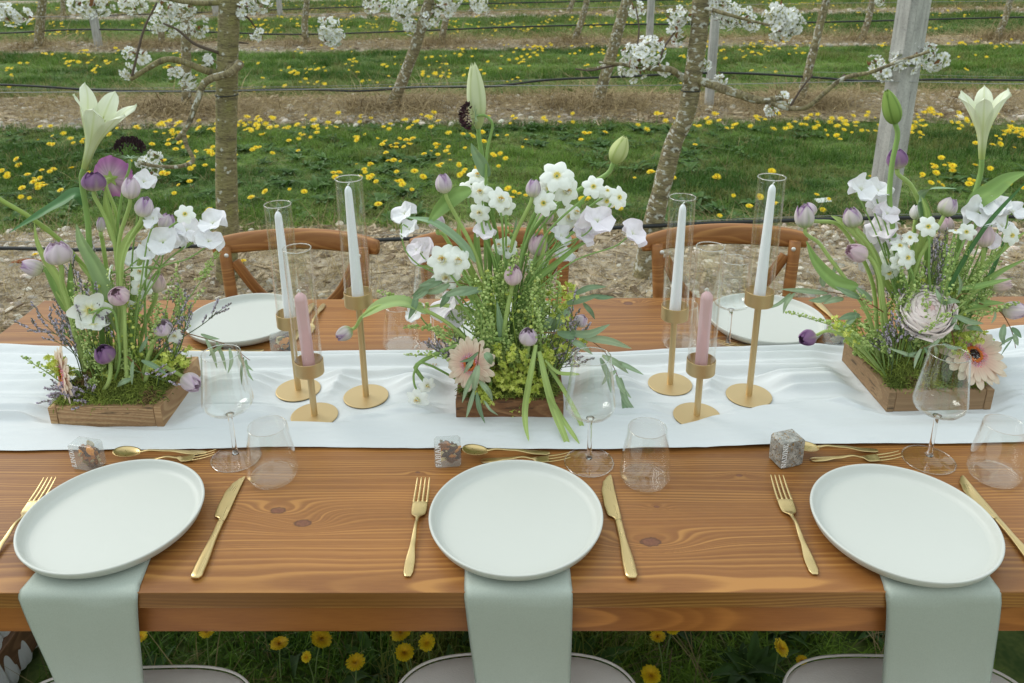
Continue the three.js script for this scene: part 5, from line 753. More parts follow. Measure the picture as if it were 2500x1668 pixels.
function scabiosa(label, c, rx, ry, d, z, pts, o = {}) {
  const P = at(c[0], c[1], z), m = pxm(P), dir = dirOf(d), [t, b] = stemmed('scabiosa', label, 'scabiosa', 'nearly black scabiosa flowers', P.clone().addScaledVector(dir, -ry * m * 0.5), dir, pts, z, o.r ?? 3.2, GREEN.mid, 0.012, o.root); b.scale.set(rx * m, ry * m, rx * m);
  setSeed(o.sd ?? 5); const f = []; for (let i = 0; i < 110; i++) { const a = i * 2.39996, q = sqrt((i + 0.5) / 110), R = 0.95 * q, y = 0.55 * sqrt(max(0, 1 - q * q)), L = rr(0.16, 0.3), w = rr(0.06, 0.12), out = V(cos(a) * q, 1 - q * 0.8, sin(a) * q).normalize(), cc = mix3(sRGB(34, 14, 22), sRGB(70, 22, 34), rnd() * (o.red ?? 0.3)); f.push(grid(3, 3, (u, v) => V((u - 0.5) * 2 * w * (0.5 + v), L * v, 0.05 * sin(u * 9) * v), () => cc).rotateY(rnd() * 6).applyQuaternion(quatTo(out)).translate(cos(a) * R, y + 0.35, sin(a) * R)); }
  part('florets', merge(f), M.dark, b); const se = []; for (let i = 0; i < 10; i++) se.push(paint(leafBlade(0.95, 0.06, 0, 0.15, 0.3).rotateY(i * 0.628), GREEN.grey)); part('bracts', merge(se), M.green, b).position.y = 0.1;
  setSeed(7200 + (cs += 13)); return t;
}
function anemoneBack(label, c, r, d, z, pts) { // a wide ruffled flower seen from behind
  const P = at(c[0], c[1], z), m = pxm(P), dir = dirOf(d), [t, b] = stemmed('lilac_poppy', label, 'flower', null, P, dir, pts, z, 4, GREEN.light, 0.02); b.scale.setScalar(r * m);
  for (let i = 0; i < 5; i++) { const geo = grid(14, 10, (u, v) => { const a = (u - 0.5) * 1.75, R = 0.08 + 0.92 * v * (1 + 0.06 * noise(a * 4, i, 6)); return V(sin(a) * R, 0.02 * i + 0.32 * v * v - 0.05 * v + 0.06 * v * sin(a * 6 + i), cos(a) * R); }, (u, v) => { const q = 0.9 + 0.2 * noise(u * 26, v * 2, 4 + i); return mix3(sRGB(206, 176, 198), sRGB(176, 112, 168), sst(0.25, 0.95, v)).map((x) => x * q); }); part('petal', geo, M.petal, b).rotation.y = i * 1.2566 + 0.4; }
  const se = []; for (let i = 0; i < 5; i++) se.push(paint(leafBlade(0.4, 0.1, 0, 0.1, 0.3).rotateY(i * 1.2566).translate(0, -0.05, 0), GREEN.light)); part('calyx', merge(se), M.green, b); return t;
}
// ---- sprays: pennycress, statice, lady's mantle, gum leaves
const podGeo = paint(new THREE.SphereGeometry(1, 6, 4).scale(1, 1, 0.35), [1, 1, 1]), tinyGeo = paint(new THREE.IcosahedronGeometry(1, 0), [1, 1, 1]);
const starGeo = merge([0, 1, 2, 3, 4].map((i) => paint(grid(1, 1, (u, v) => V((u - 0.5) * 0.9 * (1 - 0.6 * v), 0.25 * v, v * 1.2)), [1, 1, 1]).rotateY(i * 1.2566)));
M.pod = phy([1, 1, 1], { roughness: 0.6, side: THREE.DoubleSide, transmission: 0.2, thickness: 0, vertexColors: true });
function sprayParts(kind, a, b, L, n, out) { // from root a to tip b: adds stems, grains
  const d = b.clone().sub(a), len = d.length(), bend = V(rr(-0.1, 0.1), rr(0, 0.12), rr(-0.1, 0.1)).multiplyScalar(len), mid = a.clone().addScaledVector(d, 0.5).add(bend), cv = curve([a, mid, b]);
  const g = kind === 'statice' ? sRGB(96, 116, 74) : kind === 'cress' ? sRGB(150, 178, 100) : sRGB(170, 192, 88); out.stems.push(tube(cv, [0.0013, 0.0006], 10, 4, g));
  const side = () => V(rr(-1, 1), rr(-0.2, 1), rr(-1, 1)).normalize();
  if (kind === 'cress') for (let i = 0; i < n; i++) { const t = 1 - (i / n) * L, p = cv.getPoint(clamp(t)), s = side().multiplyScalar(rr(0.005, 0.011) * (0.5 + 0.7 * (1 - t) / L)), e = p.clone().add(s); if (i % 2 === 0) out.stems.push(tube([p, e], [0.0004, 0.0003], 1, 3, g)); out.grains.push([mat4(e, quatTo(side()), rr(0.0022, 0.004) * (0.75 + 0.4 * (1 - t))), col(mix3(sRGB(152, 182, 90), sRGB(204, 220, 140), rnd()))]); }
  else if (kind === 'statice') for (let k = 0; k < 5; k++) { const t = 1 - k * L / 5, p = cv.getPoint(clamp(t)), s = k === 0 ? d.clone().normalize() : d.clone().normalize().add(side().multiplyScalar(0.9)).normalize(), ll = rr(0.022, 0.04), e = p.clone().addScaledVector(s, ll); out.stems.push(tube([p, e], [0.0007, 0.0005], 2, 3, g)); const m = floor(n / 5); for (let i = 0; i < m; i++) { const q = p.clone().lerp(e, 0.25 + 0.75 * i / m).add(side().multiplyScalar(0.0022)); out.grains.push([mat4(q, quatTo(s.clone().add(side().multiplyScalar(0.6))), V(0.0014, 0.0026, 0.0014).multiplyScalar(rr(0.8, 1.25))), col(rnd() < 0.6 ? mix3(sRGB(176, 164, 188), sRGB(210, 200, 216), rnd()) : mix3(sRGB(116, 112, 104), sRGB(146, 132, 136), rnd()))]); } }
  else for (let k = 0; k < 4; k++) { const p = cv.getPoint(clamp(1 - k * 0.12)), e0 = p.clone().add(side().multiplyScalar(rr(0.006, 0.016))); out.stems.push(tube([p, e0], [0.0006, 0.0005], 1, 3, g)); for (let i = 0; i < n / 4; i++) { const e = e0.clone().add(side().multiplyScalar(rr(0.002, 0.0095))); out.grains.push([mat4(e, quatTo(side()), rr(0.0025, 0.0042)), col(mix3(sRGB(184, 200, 74), sRGB(226, 230, 124), rnd()))]); } }
}
function sprays(kind, name, label, cat, list, stuff) { // list of [root, tip, share with grains, grains]
  const out = { stems: [], grains: [] }; list.forEach((s) => sprayParts(kind, s[0], s[1], s[2], s[3], out));
  const o = thing(name, label, cat, V(0, 0, 0), stuff ? null : { cress: 'sprigs of pennycress', statice: 'sprigs of statice', mantle: 'sprigs of lady\'s mantle' }[kind]); const p0 = list[0][0].clone(); o.position.copy(p0); if (stuff) o.userData.kind = 'stuff';
  part('stems', merge(out.stems).translate(-p0.x, -p0.y, -p0.z), M.green, o); const T = new THREE.Matrix4().makeTranslation(-p0.x, -p0.y, -p0.z);
  const gg = kind === 'cress' ? podGeo : kind === 'mantle' ? starGeo : tinyGeo, gn = kind === 'cress' ? 'pods' : 'tiny_flowers';
  if (stuff) instanced(gn, gg, M.pod, out.grains.map(([m, c]) => [T.clone().multiply(m), c]), 'stuff', o); else part(gn, merge(out.grains.map(([m, c]) => paint(gg.clone().applyMatrix4(T.clone().multiply(m)), c.toArray()))), M.pod, o);
  return o;
}
const fillIn = (kind, n, el, L, g, zr = 0.08, rootR = 0.075) => { const c = crates[curCrate], list = []; for (let i = 0; i < n; i++) { const a = rnd() * 6.28, q = sqrt(rnd()), u = el[0] + el[2] * q * cos(a), v = el[1] + el[3] * q * sin(a), z = rr(-zr, zr), tip = at(u, v, z), r0 = V(c.x + clamp((tip.x - c.x) * 0.6 + rr(-0.03, 0.03), -rootR, rootR), c.y - 0.006, c.z + clamp(z * 0.7, -0.07, 0.07)); list.push([r0, tip, L * rr(0.7, 1.1), g]); } return list; };
const oneSpray = (kind, label, from, tip, z, L, g) => sprays(kind, { cress: 'pennycress_sprig', statice: 'statice_sprig', mantle: 'lady_mantle_sprig' }[kind], label, 'sprig', [[at(from[0], from[1], z), at(tip[0], tip[1], z), L, g]]);
function gumBranch(label, stem, leaves, z, sd, rpx = 1.6) { // narrow grey-green leaves: [base, tip, width]
  setSeed(sd); const c = crates[curCrate], P = stem.map((p) => at(p[0], p[1], p[2] ?? z)), t = thing('gum_branch', label, 'branch', P[0], 'branches of narrow grey-green leaves'); part('stem', tube(P.map((p) => p.clone().sub(P[0])), [rpx * pxm(P[0]), rpx * 0.5 * pxm(P[0])], 24, 6, sRGB(136, 98, 62)), M.green, t);
  for (const l of leaves) { const a = l[0], b = l[1], dx = (b[0] - a[0]), dy = b[1] - a[1], k = rr(-0.12, 0.12); leaf(t, [[a[0], a[1], l[3] ?? z], [a[0] + dx * 0.5 - dy * k, a[1] + dy * 0.5 + dx * k, (l[3] ?? z) + 0.01], [b[0], b[1], (l[3] ?? z) + rr(-0.01, 0.02)]], l[2] ?? 11, mix3(sRGB(122, 152, 116), sRGB(172, 192, 156), rnd()), { fold: 0.2, k: 0.85 }); }
  return t;
}
// ================================================================ the crate on the left
curCrate = 'L'; setSeed(1001);
{
  const ly = lily('open white lily on a tall stem in the crate on the left', [206, 410], [258, 236], 132, -0.01, [[208, 500], [214, 540], [221, 640], [231, 700], [247, 790]], { dz: 0.015, tw: 0.1 });
  leaf(ly, [[205, 502], [196, 480], [184, 474], [150, 493], [95, 525], [21, 569, 0.05]], 36, GREEN.dark, { z: -0.01, k: 0.9, fold: 0.3, n: [0.2, 0.8, 0.6] });
  const t1 = tulip('dark purple double tulip beside the lily stem, below the lily', [228, 443], 56, 46, [0.1, -1, 0.25], 0.01, 'purple', [[233, 469], [252, 520], [277, 582], [285, 640], [292, 740]], { dbl: 1 });
  leaf(t1, [[286, 600], [272, 540], [262, 500], [256, 455]], 30, GREEN.light, { z: 0.0, k: 0.6 });
  anemoneBack('large magenta-lilac ruffled flower seen from behind, in the left crate', [270, 436], 52, [0.05, -0.35, -1], -0.05, [[275, 470, -0.03], [283, 520, -0.02], [288, 600]]);
  scabiosa('black scabiosa above the lilac tulips in the left crate', [316, 366], 34, 52, [0.1, -1, 0.25], 0.0, [[314, 395], [303, 450], [294, 500], [285, 576], [288, 680]], { sd: 9 });
  tulip('pale lilac tulip just below the black scabiosa', [319, 459], 43, 52, [0.12, -1, 0.15], 0.03, 'pale', [[310, 486], [292, 582], [288, 680], [292, 780]]);
  const t3 = tulip('lilac tulip leaning right, below the pale one under the scabiosa', [352, 505], 43, 50, [0.35, -1, 0.2], 0.04, 'lilac', [[336, 530], [311, 598], [296, 660], [300, 780]]);
  leaf(t3, [[296, 690], [300, 620], [330, 565], [373, 531]], 27, GREEN.light, { z: 0.04, k: 0.7 });
  tulip('lilac tulip beside the white sweet peas, farthest right of the left crate', [407, 542], 39, 42, [0.35, -1, 0.1], -0.01, 'lilac', [[392, 562], [362, 602], [330, 690]]);
  tulip('small lilac tulip half hidden behind stems in the left crate', [246, 548], 20, 36, [0, -1, 0], -0.04, 'lilac', [[248, 580], [262, 680]]);
  const t5 = tulip('big pale pink tulip at the outer side of the left crate', [141.6, 618], 63, 56, [-0.02, -1, 0.35], 0.03, 'pale', [[142, 648], [152, 700], [166, 735], [182, 812], [205, 880]], { r: 5.6 });
  leaf(t5, [[172, 770], [150, 690], [112, 630], [92, 590], [83, 541]], 24, GREEN.light, { z: 0.03, k: 0.6 }); leaf(t5, [[172, 760], [174, 690], [172, 640]], 20, GREEN.mid, { z: 0.01, k: 0.7 });
  const t6 = tulip('lilac tulip pointing left, lowest at the outer side of the left crate', [78, 653], 41, 50, [-1, -0.35, 0.25], 0.02, 'lilac', [[103, 672], [130, 702], [158, 742], [186, 830]], { r: 4 });
  leaf(t6, [[164, 762], [140, 705], [120, 670], [105, 648]], 24, GREEN.mid, { z: 0.02, k: 0.6 });
  const t7 = tulip('pink double tulip with its cup turned to the viewer, left crate', [289, 722], 50, 42, [0, -0.55, 0.9], 0.06, 'pink', [[298, 748], [304, 800], [307, 880], [308, 930]], { dbl: 1 });
  leaf(t7, [[303, 820], [285, 760], [240, 660], [200, 590], [186, 546]], 46, mix3(GREEN.grey, GREEN.light, 0.4), { z: 0.0, k: 0.6, n: [0.1, 0.3, 1] });
  leaf(t7, [[312, 860], [322, 780], [330, 690], [345, 610]], 20, GREEN.light, { z: -0.01 });
  tulip('faded peach tulip behind the narcissi of the left crate', [383, 691], 40, 46, [0.1, -1, 0.1], -0.01, 'peach', [[378, 716], [358, 780], [340, 850]]);
  tulip('opened pale tulip dropping a petal, in the left crate by the far plate', [398, 800], 42, 36, [0.05, -0.8, 0.5], 0.04, 'pale', [[385, 822], [365, 860], [350, 910]], { open: 0.12 });
  tulip('dark purple double tulip low in the left crate', [254.5, 864], 49, 46, [-0.1, -0.75, 0.65], 0.075, 'purple', [[258, 890], [266, 930]], { dbl: 1 });
  tulip('pale tulip hanging over the side of the left crate onto the runner', [467, 934], 42, 52, [1, 0.5, 0.35], 0.05, 'pale', [[446, 921], [410, 900], [380, 884], [364, 892], [356, 925]], { open: 0.1 });
  // stem of a flower outside the picture
  { const t = thing('flower_stem', 'thick green stem slanting out of the left crate past the picture edge', 'stem', root(-0.03, 250)), q = [[-60, 440, -0.02], [0, 487], [60, 522], [107, 555], [145, 586], [185, 628], [214, 664], [240, 720], [262, 800]].map((p) => at(p[0], p[1], p[2] ?? -0.02)); q.push(t.position.clone()); part('stem', tube(q.map((p) => p.sub(t.position)), (k) => 0.0042 * (1 + 0.25 * exp(-pow((k - 0.35) / 0.02, 2))), 34, 10, greenVar(sRGB(150, 172, 84))), M.green, t); leaf(t, [[232, 690], [205, 655, 0], [190, 640, 0.01]], 12, GREEN.light); }
  // white sweet peas
  sweetPea('single white sweet pea at the right of the pale tulip, left crate', [350, 446], 24, [0.4, -0.2, 1], 0.0, 'white', [[341, 474], [336, 520], [322, 640]]);
  const swL = [[375, 536, 23, 'lower white sweet pea under the lilac tulips of the left crate'], [398, 594, 31, 'ruffled white sweet pea in the middle of the white spray, left crate'], [455, 566, 29, 'white sweet pea second from the right in the left crate'], [424, 590, 24, 'white sweet pea tucked among the white spray, left crate'], [520, 548, 30, 'uppermost right white sweet pea before the left chair rail'], [508, 592, 30, 'rightmost hanging white sweet pea before the left chair'], [365, 613, 26, 'white sweet pea left of the white spray, left crate'], [333, 637, 26, 'lowest white sweet pea over the narcissi, left crate'], [478, 580, 20, 'small white sweet pea between the two by the chair']];
  swL.forEach((s, i) => sweetPea(s[3], [s[0], s[1]], s[2], [rr(-0.3, 0.5), rr(-0.5, 0.1), 1], rr(-0.02, 0.05), 'white', i < 2 ? [[s[0] - 8, s[1] + 30], [340, 720]] : [[s[0] + 4, s[1] + 18], [s[0] - 50, s[1] + 40], [390, 655], [345, 740], [325, 840]], { root: 330 }));
  const nL = [[451, 522, 21, [0.3, -0.2, 1], 'small narcissus at the top of the white spray, left crate', 1], [264, 665, 19, [-0.9, -0.1, 0.3], 'narcissus turned left beside the lily stem', 1], [340, 664, 19, [0.2, -0.4, 1], 'narcissus under the sweet peas of the left crate'], [343, 701, 24, [0.1, -0.1, 1], 'double narcissus facing the viewer in the left crate'], [329, 751, 20, [0.1, 0.7, 0.5], 'nodding narcissus below the double one, left crate'], [218, 756, 42, [-0.5, -0.3, -0.8], 'large narcissus seen from behind in the left crate', 1], [226, 792, 30, [-0.3, 0.7, -0.3], 'narcissus hanging under the large one, left crate', 1], [425, 822, 17, [0.3, 0.2, 1], 'small narcissus beside the opened tulip of the left crate']];
  nL.forEach((n) => narcissus(n[4], [n[0], n[1]], n[2], n[3], n[2] > 25 ? 0.065 : 0.03, n[2] > 25 ? [[256, 752], [276, 760], [286, 800], [292, 880]] : [[n[0] + (n[0] < 300 ? 24 : -8), n[1] + 22], [mix(n[0], 318, 0.6), n[1] + 80]], { single: n[5] }));
  gerbera('peach gerbera drooping over the outer side of the left crate, seen from its edge', [158, 915], 66, [-0.72, 0.12, 0.62], 0.05, [[185, 925], [210, 945]]);
  // greens
  setSeed(1100);
  sprays('cress', 'pennycress', 'fine green pennycress filling the left crate among the stems', 'foliage', [...fillIn('cress', 40, [270, 760, 130, 110], 0.45, 36), ...fillIn('cress', 10, [430, 720, 70, 90], 0.5, 26), ...fillIn('cress', 14, [250, 900, 80, 50], 0.5, 34)], true);
  sprays('statice', 'statice', 'grey-lilac statice filling the left crate', 'foliage', [...fillIn('statice', 9, [215, 700, 90, 90], 0.5, 50), ...fillIn('statice', 9, [150, 800, 60, 60], 0.5, 60), ...fillIn('statice', 22, [175, 970, 60, 35], 0.5, 70, 0.09), ...fillIn('statice', 9, [420, 780, 70, 60], 0.5, 50)], true);
  sprays('mantle', 'lady_mantle', 'yellow-green lady\'s mantle filling the left crate', 'foliage', [...fillIn('mantle', 10, [425, 880, 38, 26], 0.4, 44), ...fillIn('mantle', 10, [250, 940, 50, 35], 0.4, 40), ...fillIn('mantle', 5, [128, 890, 14, 10], 0.3, 40)], true);
  sprays('grass', 'stem_bunch', 'bunch of thin green stems crowded in the left crate', 'foliage', fillIn('cress', 24, [280, 800, 90, 90], 0.02, 1, 0.06, 0.05), true);
  oneSpray('cress', 'pennycress sprig reaching left over the runner from the left crate', [150, 935], [51, 871], 0.05, 0.8, 44);
  oneSpray('cress', 'pennycress sprig rising before the left chair post', [440, 760], [545, 596], 0.0, 0.55, 70);
  oneSpray('statice', 'statice sprig lying on the moss at the front of the left crate', [330, 905], [404, 930], 0.09, 0.8, 80);
  oneSpray('statice', 'statice sprig reaching over the far left plate', [400, 850], [535, 760], 0.03, 0.55, 80);
  oneSpray('statice', 'statice sprig reaching outward over the left end of the table', [200, 860], [78, 805], 0.0, 0.5, 80);
  gumBranch('thin gum branch trailing into the wine glass at the left setting', [[440, 810], [500, 826], [560, 845], [610, 880]], [[[490, 816], [536, 828], 9], [[502, 826], [530, 900], 9], [[528, 835], [552, 905], 9], [[560, 850], [556, 912], 9], [[580, 860], [618, 906], 9], [[595, 872], [590, 940], 8], [[545, 842], [510, 870], 8], [[600, 878], [618, 930], 8]], 0.03, 31);
  gumBranch('short gum leaves hugging the moss of the left crate', [[310, 870], [340, 900], [350, 930]], [[[325, 880], [322, 940], 12], [[320, 925], [285, 945], 12], [[345, 880], [408, 915], 12], [[340, 860], [362, 820], 12]], 0.07, 33);
}

// ================================================================ the crate in the middle
curCrate = 'C'; setSeed(2002);
{
  const lb = lilyBud('tall closed white lily bud at the top of the middle flowers', [1168, 314], [1156, 151], 45, -0.02, [[1172, 345], [1178, 390], [1186, 440], [1188, 540], [1196, 660]], [sRGB(196, 208, 140), sRGB(224, 230, 190), sRGB(196, 206, 146)]);
  leaf(lb, [[1190, 432], [1176, 400, 0], [1160, 372, 0.01], [1150, 349, 0.015]], 32, GREEN.grey, { z: -0.01, k: 0.6 });
  scabiosa('nodding dark scabiosa in front of the tall lily bud', [1146, 284], 31, 42, [-1, 0.12, 0.35], 0.0, [[1180, 283], [1197, 292], [1202, 305], [1199, 325], [1190, 364], [1186, 440], [1184, 574], [1186, 700]], { red: 0.8, r: 3.4, sd: 21 });
  lilyBud('greenish lily bud leaning right at the upper right of the middle crate', [1497, 398], [1528, 332], 44, -0.03, [[1470, 418], [1420, 460], [1344, 513], [1294, 578], [1265, 680], [1250, 800]], [sRGB(170, 188, 108), sRGB(206, 214, 152), sRGB(166, 184, 100)], { r: 5.5, k: 0.8 });
  const c1 = tulip('lilac tulip at the upper left of the middle flowers', [1083, 448], 41, 48, [-0.2, -1, 0.15], 0.02, 'lilac', [[1094, 475], [1120, 540], [1152, 600], [1182, 690], [1205, 800]]);
  leaf(c1, [[1160, 640], [1130, 600], [1060, 545], [990, 530, 0.02]], 26, GREEN.grey, { z: 0.03, n: [0.1, 0.9, 0.5], k: 0.9 }); leaf(c1, [[1180, 690], [1165, 590], [1172, 500], [1152, 455], [1060, 545, 0.05], [1040, 548, 0.05]].slice(0, 3), 18, GREEN.mid, {});
  leaf(c1, [[1150, 463], [1110, 480, 0.01], [1070, 515, 0.02], [1043, 550, 0.03]], 42, GREEN.mid, { z: 0.0, n: [0.4, 0.5, 0.8] });
  tulip('lilac-pink tulip at the top, beside the white narcissus bunch, middle crate', [1302, 459], 37, 44, [0.15, -1, 0.1], 0.0, 'lilac', [[1293, 482], [1252, 590], [1232, 720]]);
  tulip('big pink tulip behind a thick green stem in the middle crate', [1313, 598], 47, 54, [0.1, -1, 0.2], -0.01, 'pink', [[1308, 628], [1290, 720], [1270, 830]]);
  tulip('pink tulip half behind the narcissi, upper right of the middle crate', [1330, 527], 43, 40, [0, -1, 0], -0.05, 'pink', [[1335, 550], [1336, 640], [1300, 740]]);
  const c4 = tulip('crumpled pink double tulip at the centre of the middle flowers', [1253, 672], 45, 50, [0.1, -0.9, 0.5], 0.05, 'pink', [[1252, 700], [1238, 760], [1231, 810], [1230, 880]], { dbl: 1, r: 5.5 });
  leaf(c4, [[1234, 860], [1222, 800], [1213, 735]], 22, GREEN.grey, { z: 0.05 });
  tulip('pink double tulip low in the middle crate, above the hanging leaves', [1290, 822], 46, 44, [0, -0.85, 0.55], 0.075, 'pale', [[1290, 850], [1285, 880]], { dbl: 1 });
  const c6 = tulip('drooping lilac tulip on a long leaf, reaching towards the left candles', [840, 815], 36, 42, [-0.9, 0.5, 0.4], 0.05, 'green', [[858, 798], [885, 772], [930, 745], [1000, 748], [1060, 768], [1130, 820], [1170, 880]], { r: 4.2 });
  leaf(c6, [[1040, 765], [990, 740], [940, 745], [905, 762], [884, 776]], 42, mix3(GREEN.light, GREEN.grey, 0.3), { z: 0.055, k: 1.0, n: [0.1, 1, 0.4] });
  tulip('pale pink tulip behind the leaf at the left of the middle flowers', [1066, 541], 40, 38, [-0.1, -1, 0], -0.05, 'pale', [[1080, 570], [1120, 640], [1170, 740]]);
  tulip('lilac bloom at the right of the middle crate near the table top', [1419, 783], 34, 30, [0.5, -0.6, 0.2], 0.0, 'pale', [[1400, 800], [1340, 850]]);
  // narcissi
  const nC = [[1166, 427, 22, [0.1, -0.6, 0.8], 'small narcissus at the top left bunch of the middle crate'], [1132, 462, 21, [-0.5, -0.3, 0.9], 'narcissus at the left of the top left bunch, middle crate'], [1172, 468, 25, [-0.2, -0.1, 1], 'narcissus beside the scabiosa stem, middle crate'], [1222, 486, 27, [0.5, -0.2, 1], 'narcissus at the right of the top left bunch, middle crate'], [1236, 506, 22, [0.3, 0.3, 1], 'narcissus under the top left bunch, right side'], [1170, 520, 23, [-0.2, 0.2, 1], 'narcissus under the top left bunch, left side'], [1198, 478, 20, [0, -0.4, 1], 'narcissus in the middle of the top left bunch'],
    [1360, 428, 36, [0, -0.4, 1], 'topmost narcissus of the big right bunch, middle crate', 1], [1340, 460, 26, [-0.4, 0.1, 1], 'narcissus at the left of the big right bunch, middle crate', 1], [1384, 466, 31, [0.4, 0.1, 1], 'double narcissus at the right of the big right bunch'], [1326, 496, 28, [-0.5, 0, 1], 'narcissus below the big right bunch, left side', 1], [1390, 532, 28, [0.3, 0.1, 1], 'narcissus low under the big right bunch'], [1408, 518, 20, [0.6, -0.4, 0.8], 'narcissus turned up under the big right bunch'], [1380, 430, 26, [0.5, -0.5, 0.8], 'narcissus at the upper right of the big bunch', 1],
    [1449, 455, 25, [-0.1, -0.2, 1], 'narcissus at the left of the outer right bunch, middle crate', 1], [1484, 463, 17, [0.1, -0.6, 0.7], 'small budlike narcissus of the outer right bunch', 1], [1514, 482, 25, [0.6, -0.1, 0.9], 'rightmost narcissus of the outer right bunch, middle crate', 1], [1482, 492, 23, [0.1, 0.5, 0.8], 'lower narcissus of the outer right bunch, middle crate', 1],
    [1080, 634, 35, [-0.2, -0.2, 1], 'large double narcissus at the left front of the middle flowers'], [1117, 636, 30, [0.3, -0.1, 1], 'double narcissus right of the large one, middle crate'], [1088, 680, 30, [0, 0.2, 1], 'double narcissus below the large one, middle crate'], [1240, 604, 23, [0.2, -0.1, 1], 'narcissus above the crumpled pink tulip'], [1218, 598, 18, [-0.4, -0.3, 1], 'narcissus left above the crumpled pink tulip'], [1309, 655, 22, [0.2, 0.1, 1], 'narcissus with orange centre right of the crumpled tulip'], [1292, 742, 23, [0, -0.1, 1], 'narcissus above the low pink tulip, middle crate'], [1325, 640, 13, [0.3, -0.6, 0.6], 'narcissus bud right of the crumpled tulip', 1]];
  nC.forEach((n) => narcissus(n[4], [n[0], n[1]], n[2], n[3], n[1] > 590 && n[0] < 1150 ? 0.05 : rr(-0.03, 0.02), [[mix(n[0], 1225, 0.12), n[1] + 32], [mix(n[0], 1235, 0.55), n[1] + 120], [mix(n[0], 1238, 0.8), min(860, n[1] + 260)]], { single: n[5], root: 1240 }));
  { const a = narcissus('drooping white narcissus at the left of the middle crate, upper bloom', [1044, 944], 19, [0.4, 0.4, 0.8], 0.06, [[1024, 915], [1014, 897], [1030, 882], [1064, 864], [1110, 846], [1160, 833], [1205, 828], [1236, 834], [1246, 870]], { r: 5 }); narcissus('drooping white narcissus over the runner, lower bloom', [1018, 977], 25, [-0.2, 0.4, 0.9], 0.065, [[1012, 940], [1010, 915], [1018, 897], [1028, 886]], { root: 1150 }); }
  // sweet peas
  [[988, 524, 27, 'white', 'uppermost white sweet pea left of the middle flowers'], [1000, 562, 22, 'white', 'white sweet pea below the uppermost, left of the middle flowers'], [1032, 618, 30, 'lilac', 'pale lilac sweet pea beside the large double narcissus'], [1016, 612, 20, 'lilac', 'small pale sweet pea edge beside the large double narcissus'], [1093, 752, 33, 'lilac', 'large pale lilac sweet pea low at the left of the middle crate'], [1105, 778, 26, 'lilac', 'lilac sweet pea under the large pale one, middle crate'], [1015, 766, 23, 'white', 'white sweet pea before the far tumbler'], [1458, 544, 37, 'lilac', 'wide pale lilac sweet pea at the right of the middle flowers'], [1440, 556, 30, 'lilac', 'pale sweet pea behind the wide one, middle crate'], [1420, 574, 26, 'lilac', 'lilac sweet pea left below the wide one, middle crate'], [1543, 573, 30, 'lilac', 'single pale sweet pea farthest right, before the right chair'], [1368, 577, 24, 'white', 'white sweet pea above the big pink tulip'], [1182, 570, 22, 'lilac', 'lilac sweet pea behind the scabiosa stem'], [1375, 625, 22, 'white', 'white sweet pea at the right, behind a slanting stem']].forEach((s) => sweetPea(s[4], [s[0], s[1]], s[2], [s[0] < 1100 ? -0.4 : 0.4, rr(-0.4, 0.1), 1], rr(-0.03, 0.03), s[3], s[0] < 1010 && s[1] < 600 ? [[982, 548], [988, 608], [1020, 645], [1062, 668], [1120, 720], [1180, 800]] : [[mix(s[0], 1240, 0.12), s[1] + 26], [mix(s[0], 1240, 0.5), s[1] + 70], [1240, max(s[1] + 90, 800)]], { root: 1240 }));
  gerbera('peach gerbera facing left at the front of the middle crate', [1150, 888], 60, [-0.4, 0.0, 1], 0.085, [[1175, 905], [1195, 925]]);
  // cut leaves hanging over the front
  { const t = thing('hanging_leaves', 'pale green strap leaves hanging over the front of the middle crate', 'leaves', at(1305, 845, 0.11));
    leaf(t, [[1308, 842, 0.09], [1296, 905, 0.115], [1281, 1000, 0.13], [1283, 1040, 0.15], [1291, 1078, 0.17]], 17, GREEN.light, { strap: 1, n: [0.2, 0.1, 1] }); leaf(t, [[1316, 858, 0.09], [1332, 930, 0.115], [1352, 1000, 0.13], [1380, 1070, 0.16], [1413, 1164, 0.2]], 20, GREEN.light, { strap: 1, n: [0.2, 0.1, 1] });
    leaf(t, [[1345, 970, 0.125], [1372, 1020, 0.135], [1400, 1062, 0.16], [1415, 1084, 0.17]], 12, GREEN.light, { strap: 1, n: [0.2, 0.1, 1] }); leaf(t, [[1330, 880, 0.09], [1362, 910, 0.09], [1400, 914, 0.1], [1416, 914, 0.1]], 11, GREEN.light, { strap: 1, n: [0, 1, 0.6] });
    leaf(t, [[1335, 890, 0.06], [1375, 950, 0.09], [1412, 1020, 0.12], [1430, 1070, 0.13], [1432, 1100, 0.14]], 12, GREEN.light, { strap: 1, n: [0.2, 0.1, 1] }); }
  { const t = thing('leaf_bunch', 'long tulip leaves rising among the stems of the middle crate', 'leaves', root(0)); t.position.copy(at(1240, 880, 0));
    leaf(t, [[1245, 880], [1262, 780], [1300, 690], [1360, 640], [1420, 595], [1440, 590, 0.02]], 17, GREEN.mid, { z: 0.02 }); leaf(t, [[1238, 880], [1205, 760], [1150, 660], [1120, 570], [1125, 520]], 18, GREEN.light, { z: -0.03 }); leaf(t, [[1250, 880], [1275, 740], [1330, 600], [1400, 520], [1440, 470]], 17, GREEN.mid, { z: -0.03 }); leaf(t, [[1240, 880], [1230, 740], [1250, 600], [1262, 530]], 16, GREEN.grey, { z: -0.02 }); leaf(t, [[1236, 880], [1180, 760], [1120, 690], [1060, 655], [1010, 648]], 16, GREEN.light, { z: 0.0 }); leaf(t, [[1246, 880], [1290, 760], [1316, 650], [1340, 560]], 18, GREEN.light, { z: 0.01 }); leaf(t, [[1240, 870], [1222, 760], [1214, 650], [1216, 560]], 15, GREEN.mid, { z: -0.01 }); leaf(t, [[1238, 875], [1200, 800], [1150, 760], [1080, 745], [1040, 752]], 14, GREEN.light, { z: 0.02 }); }
  setSeed(2100);
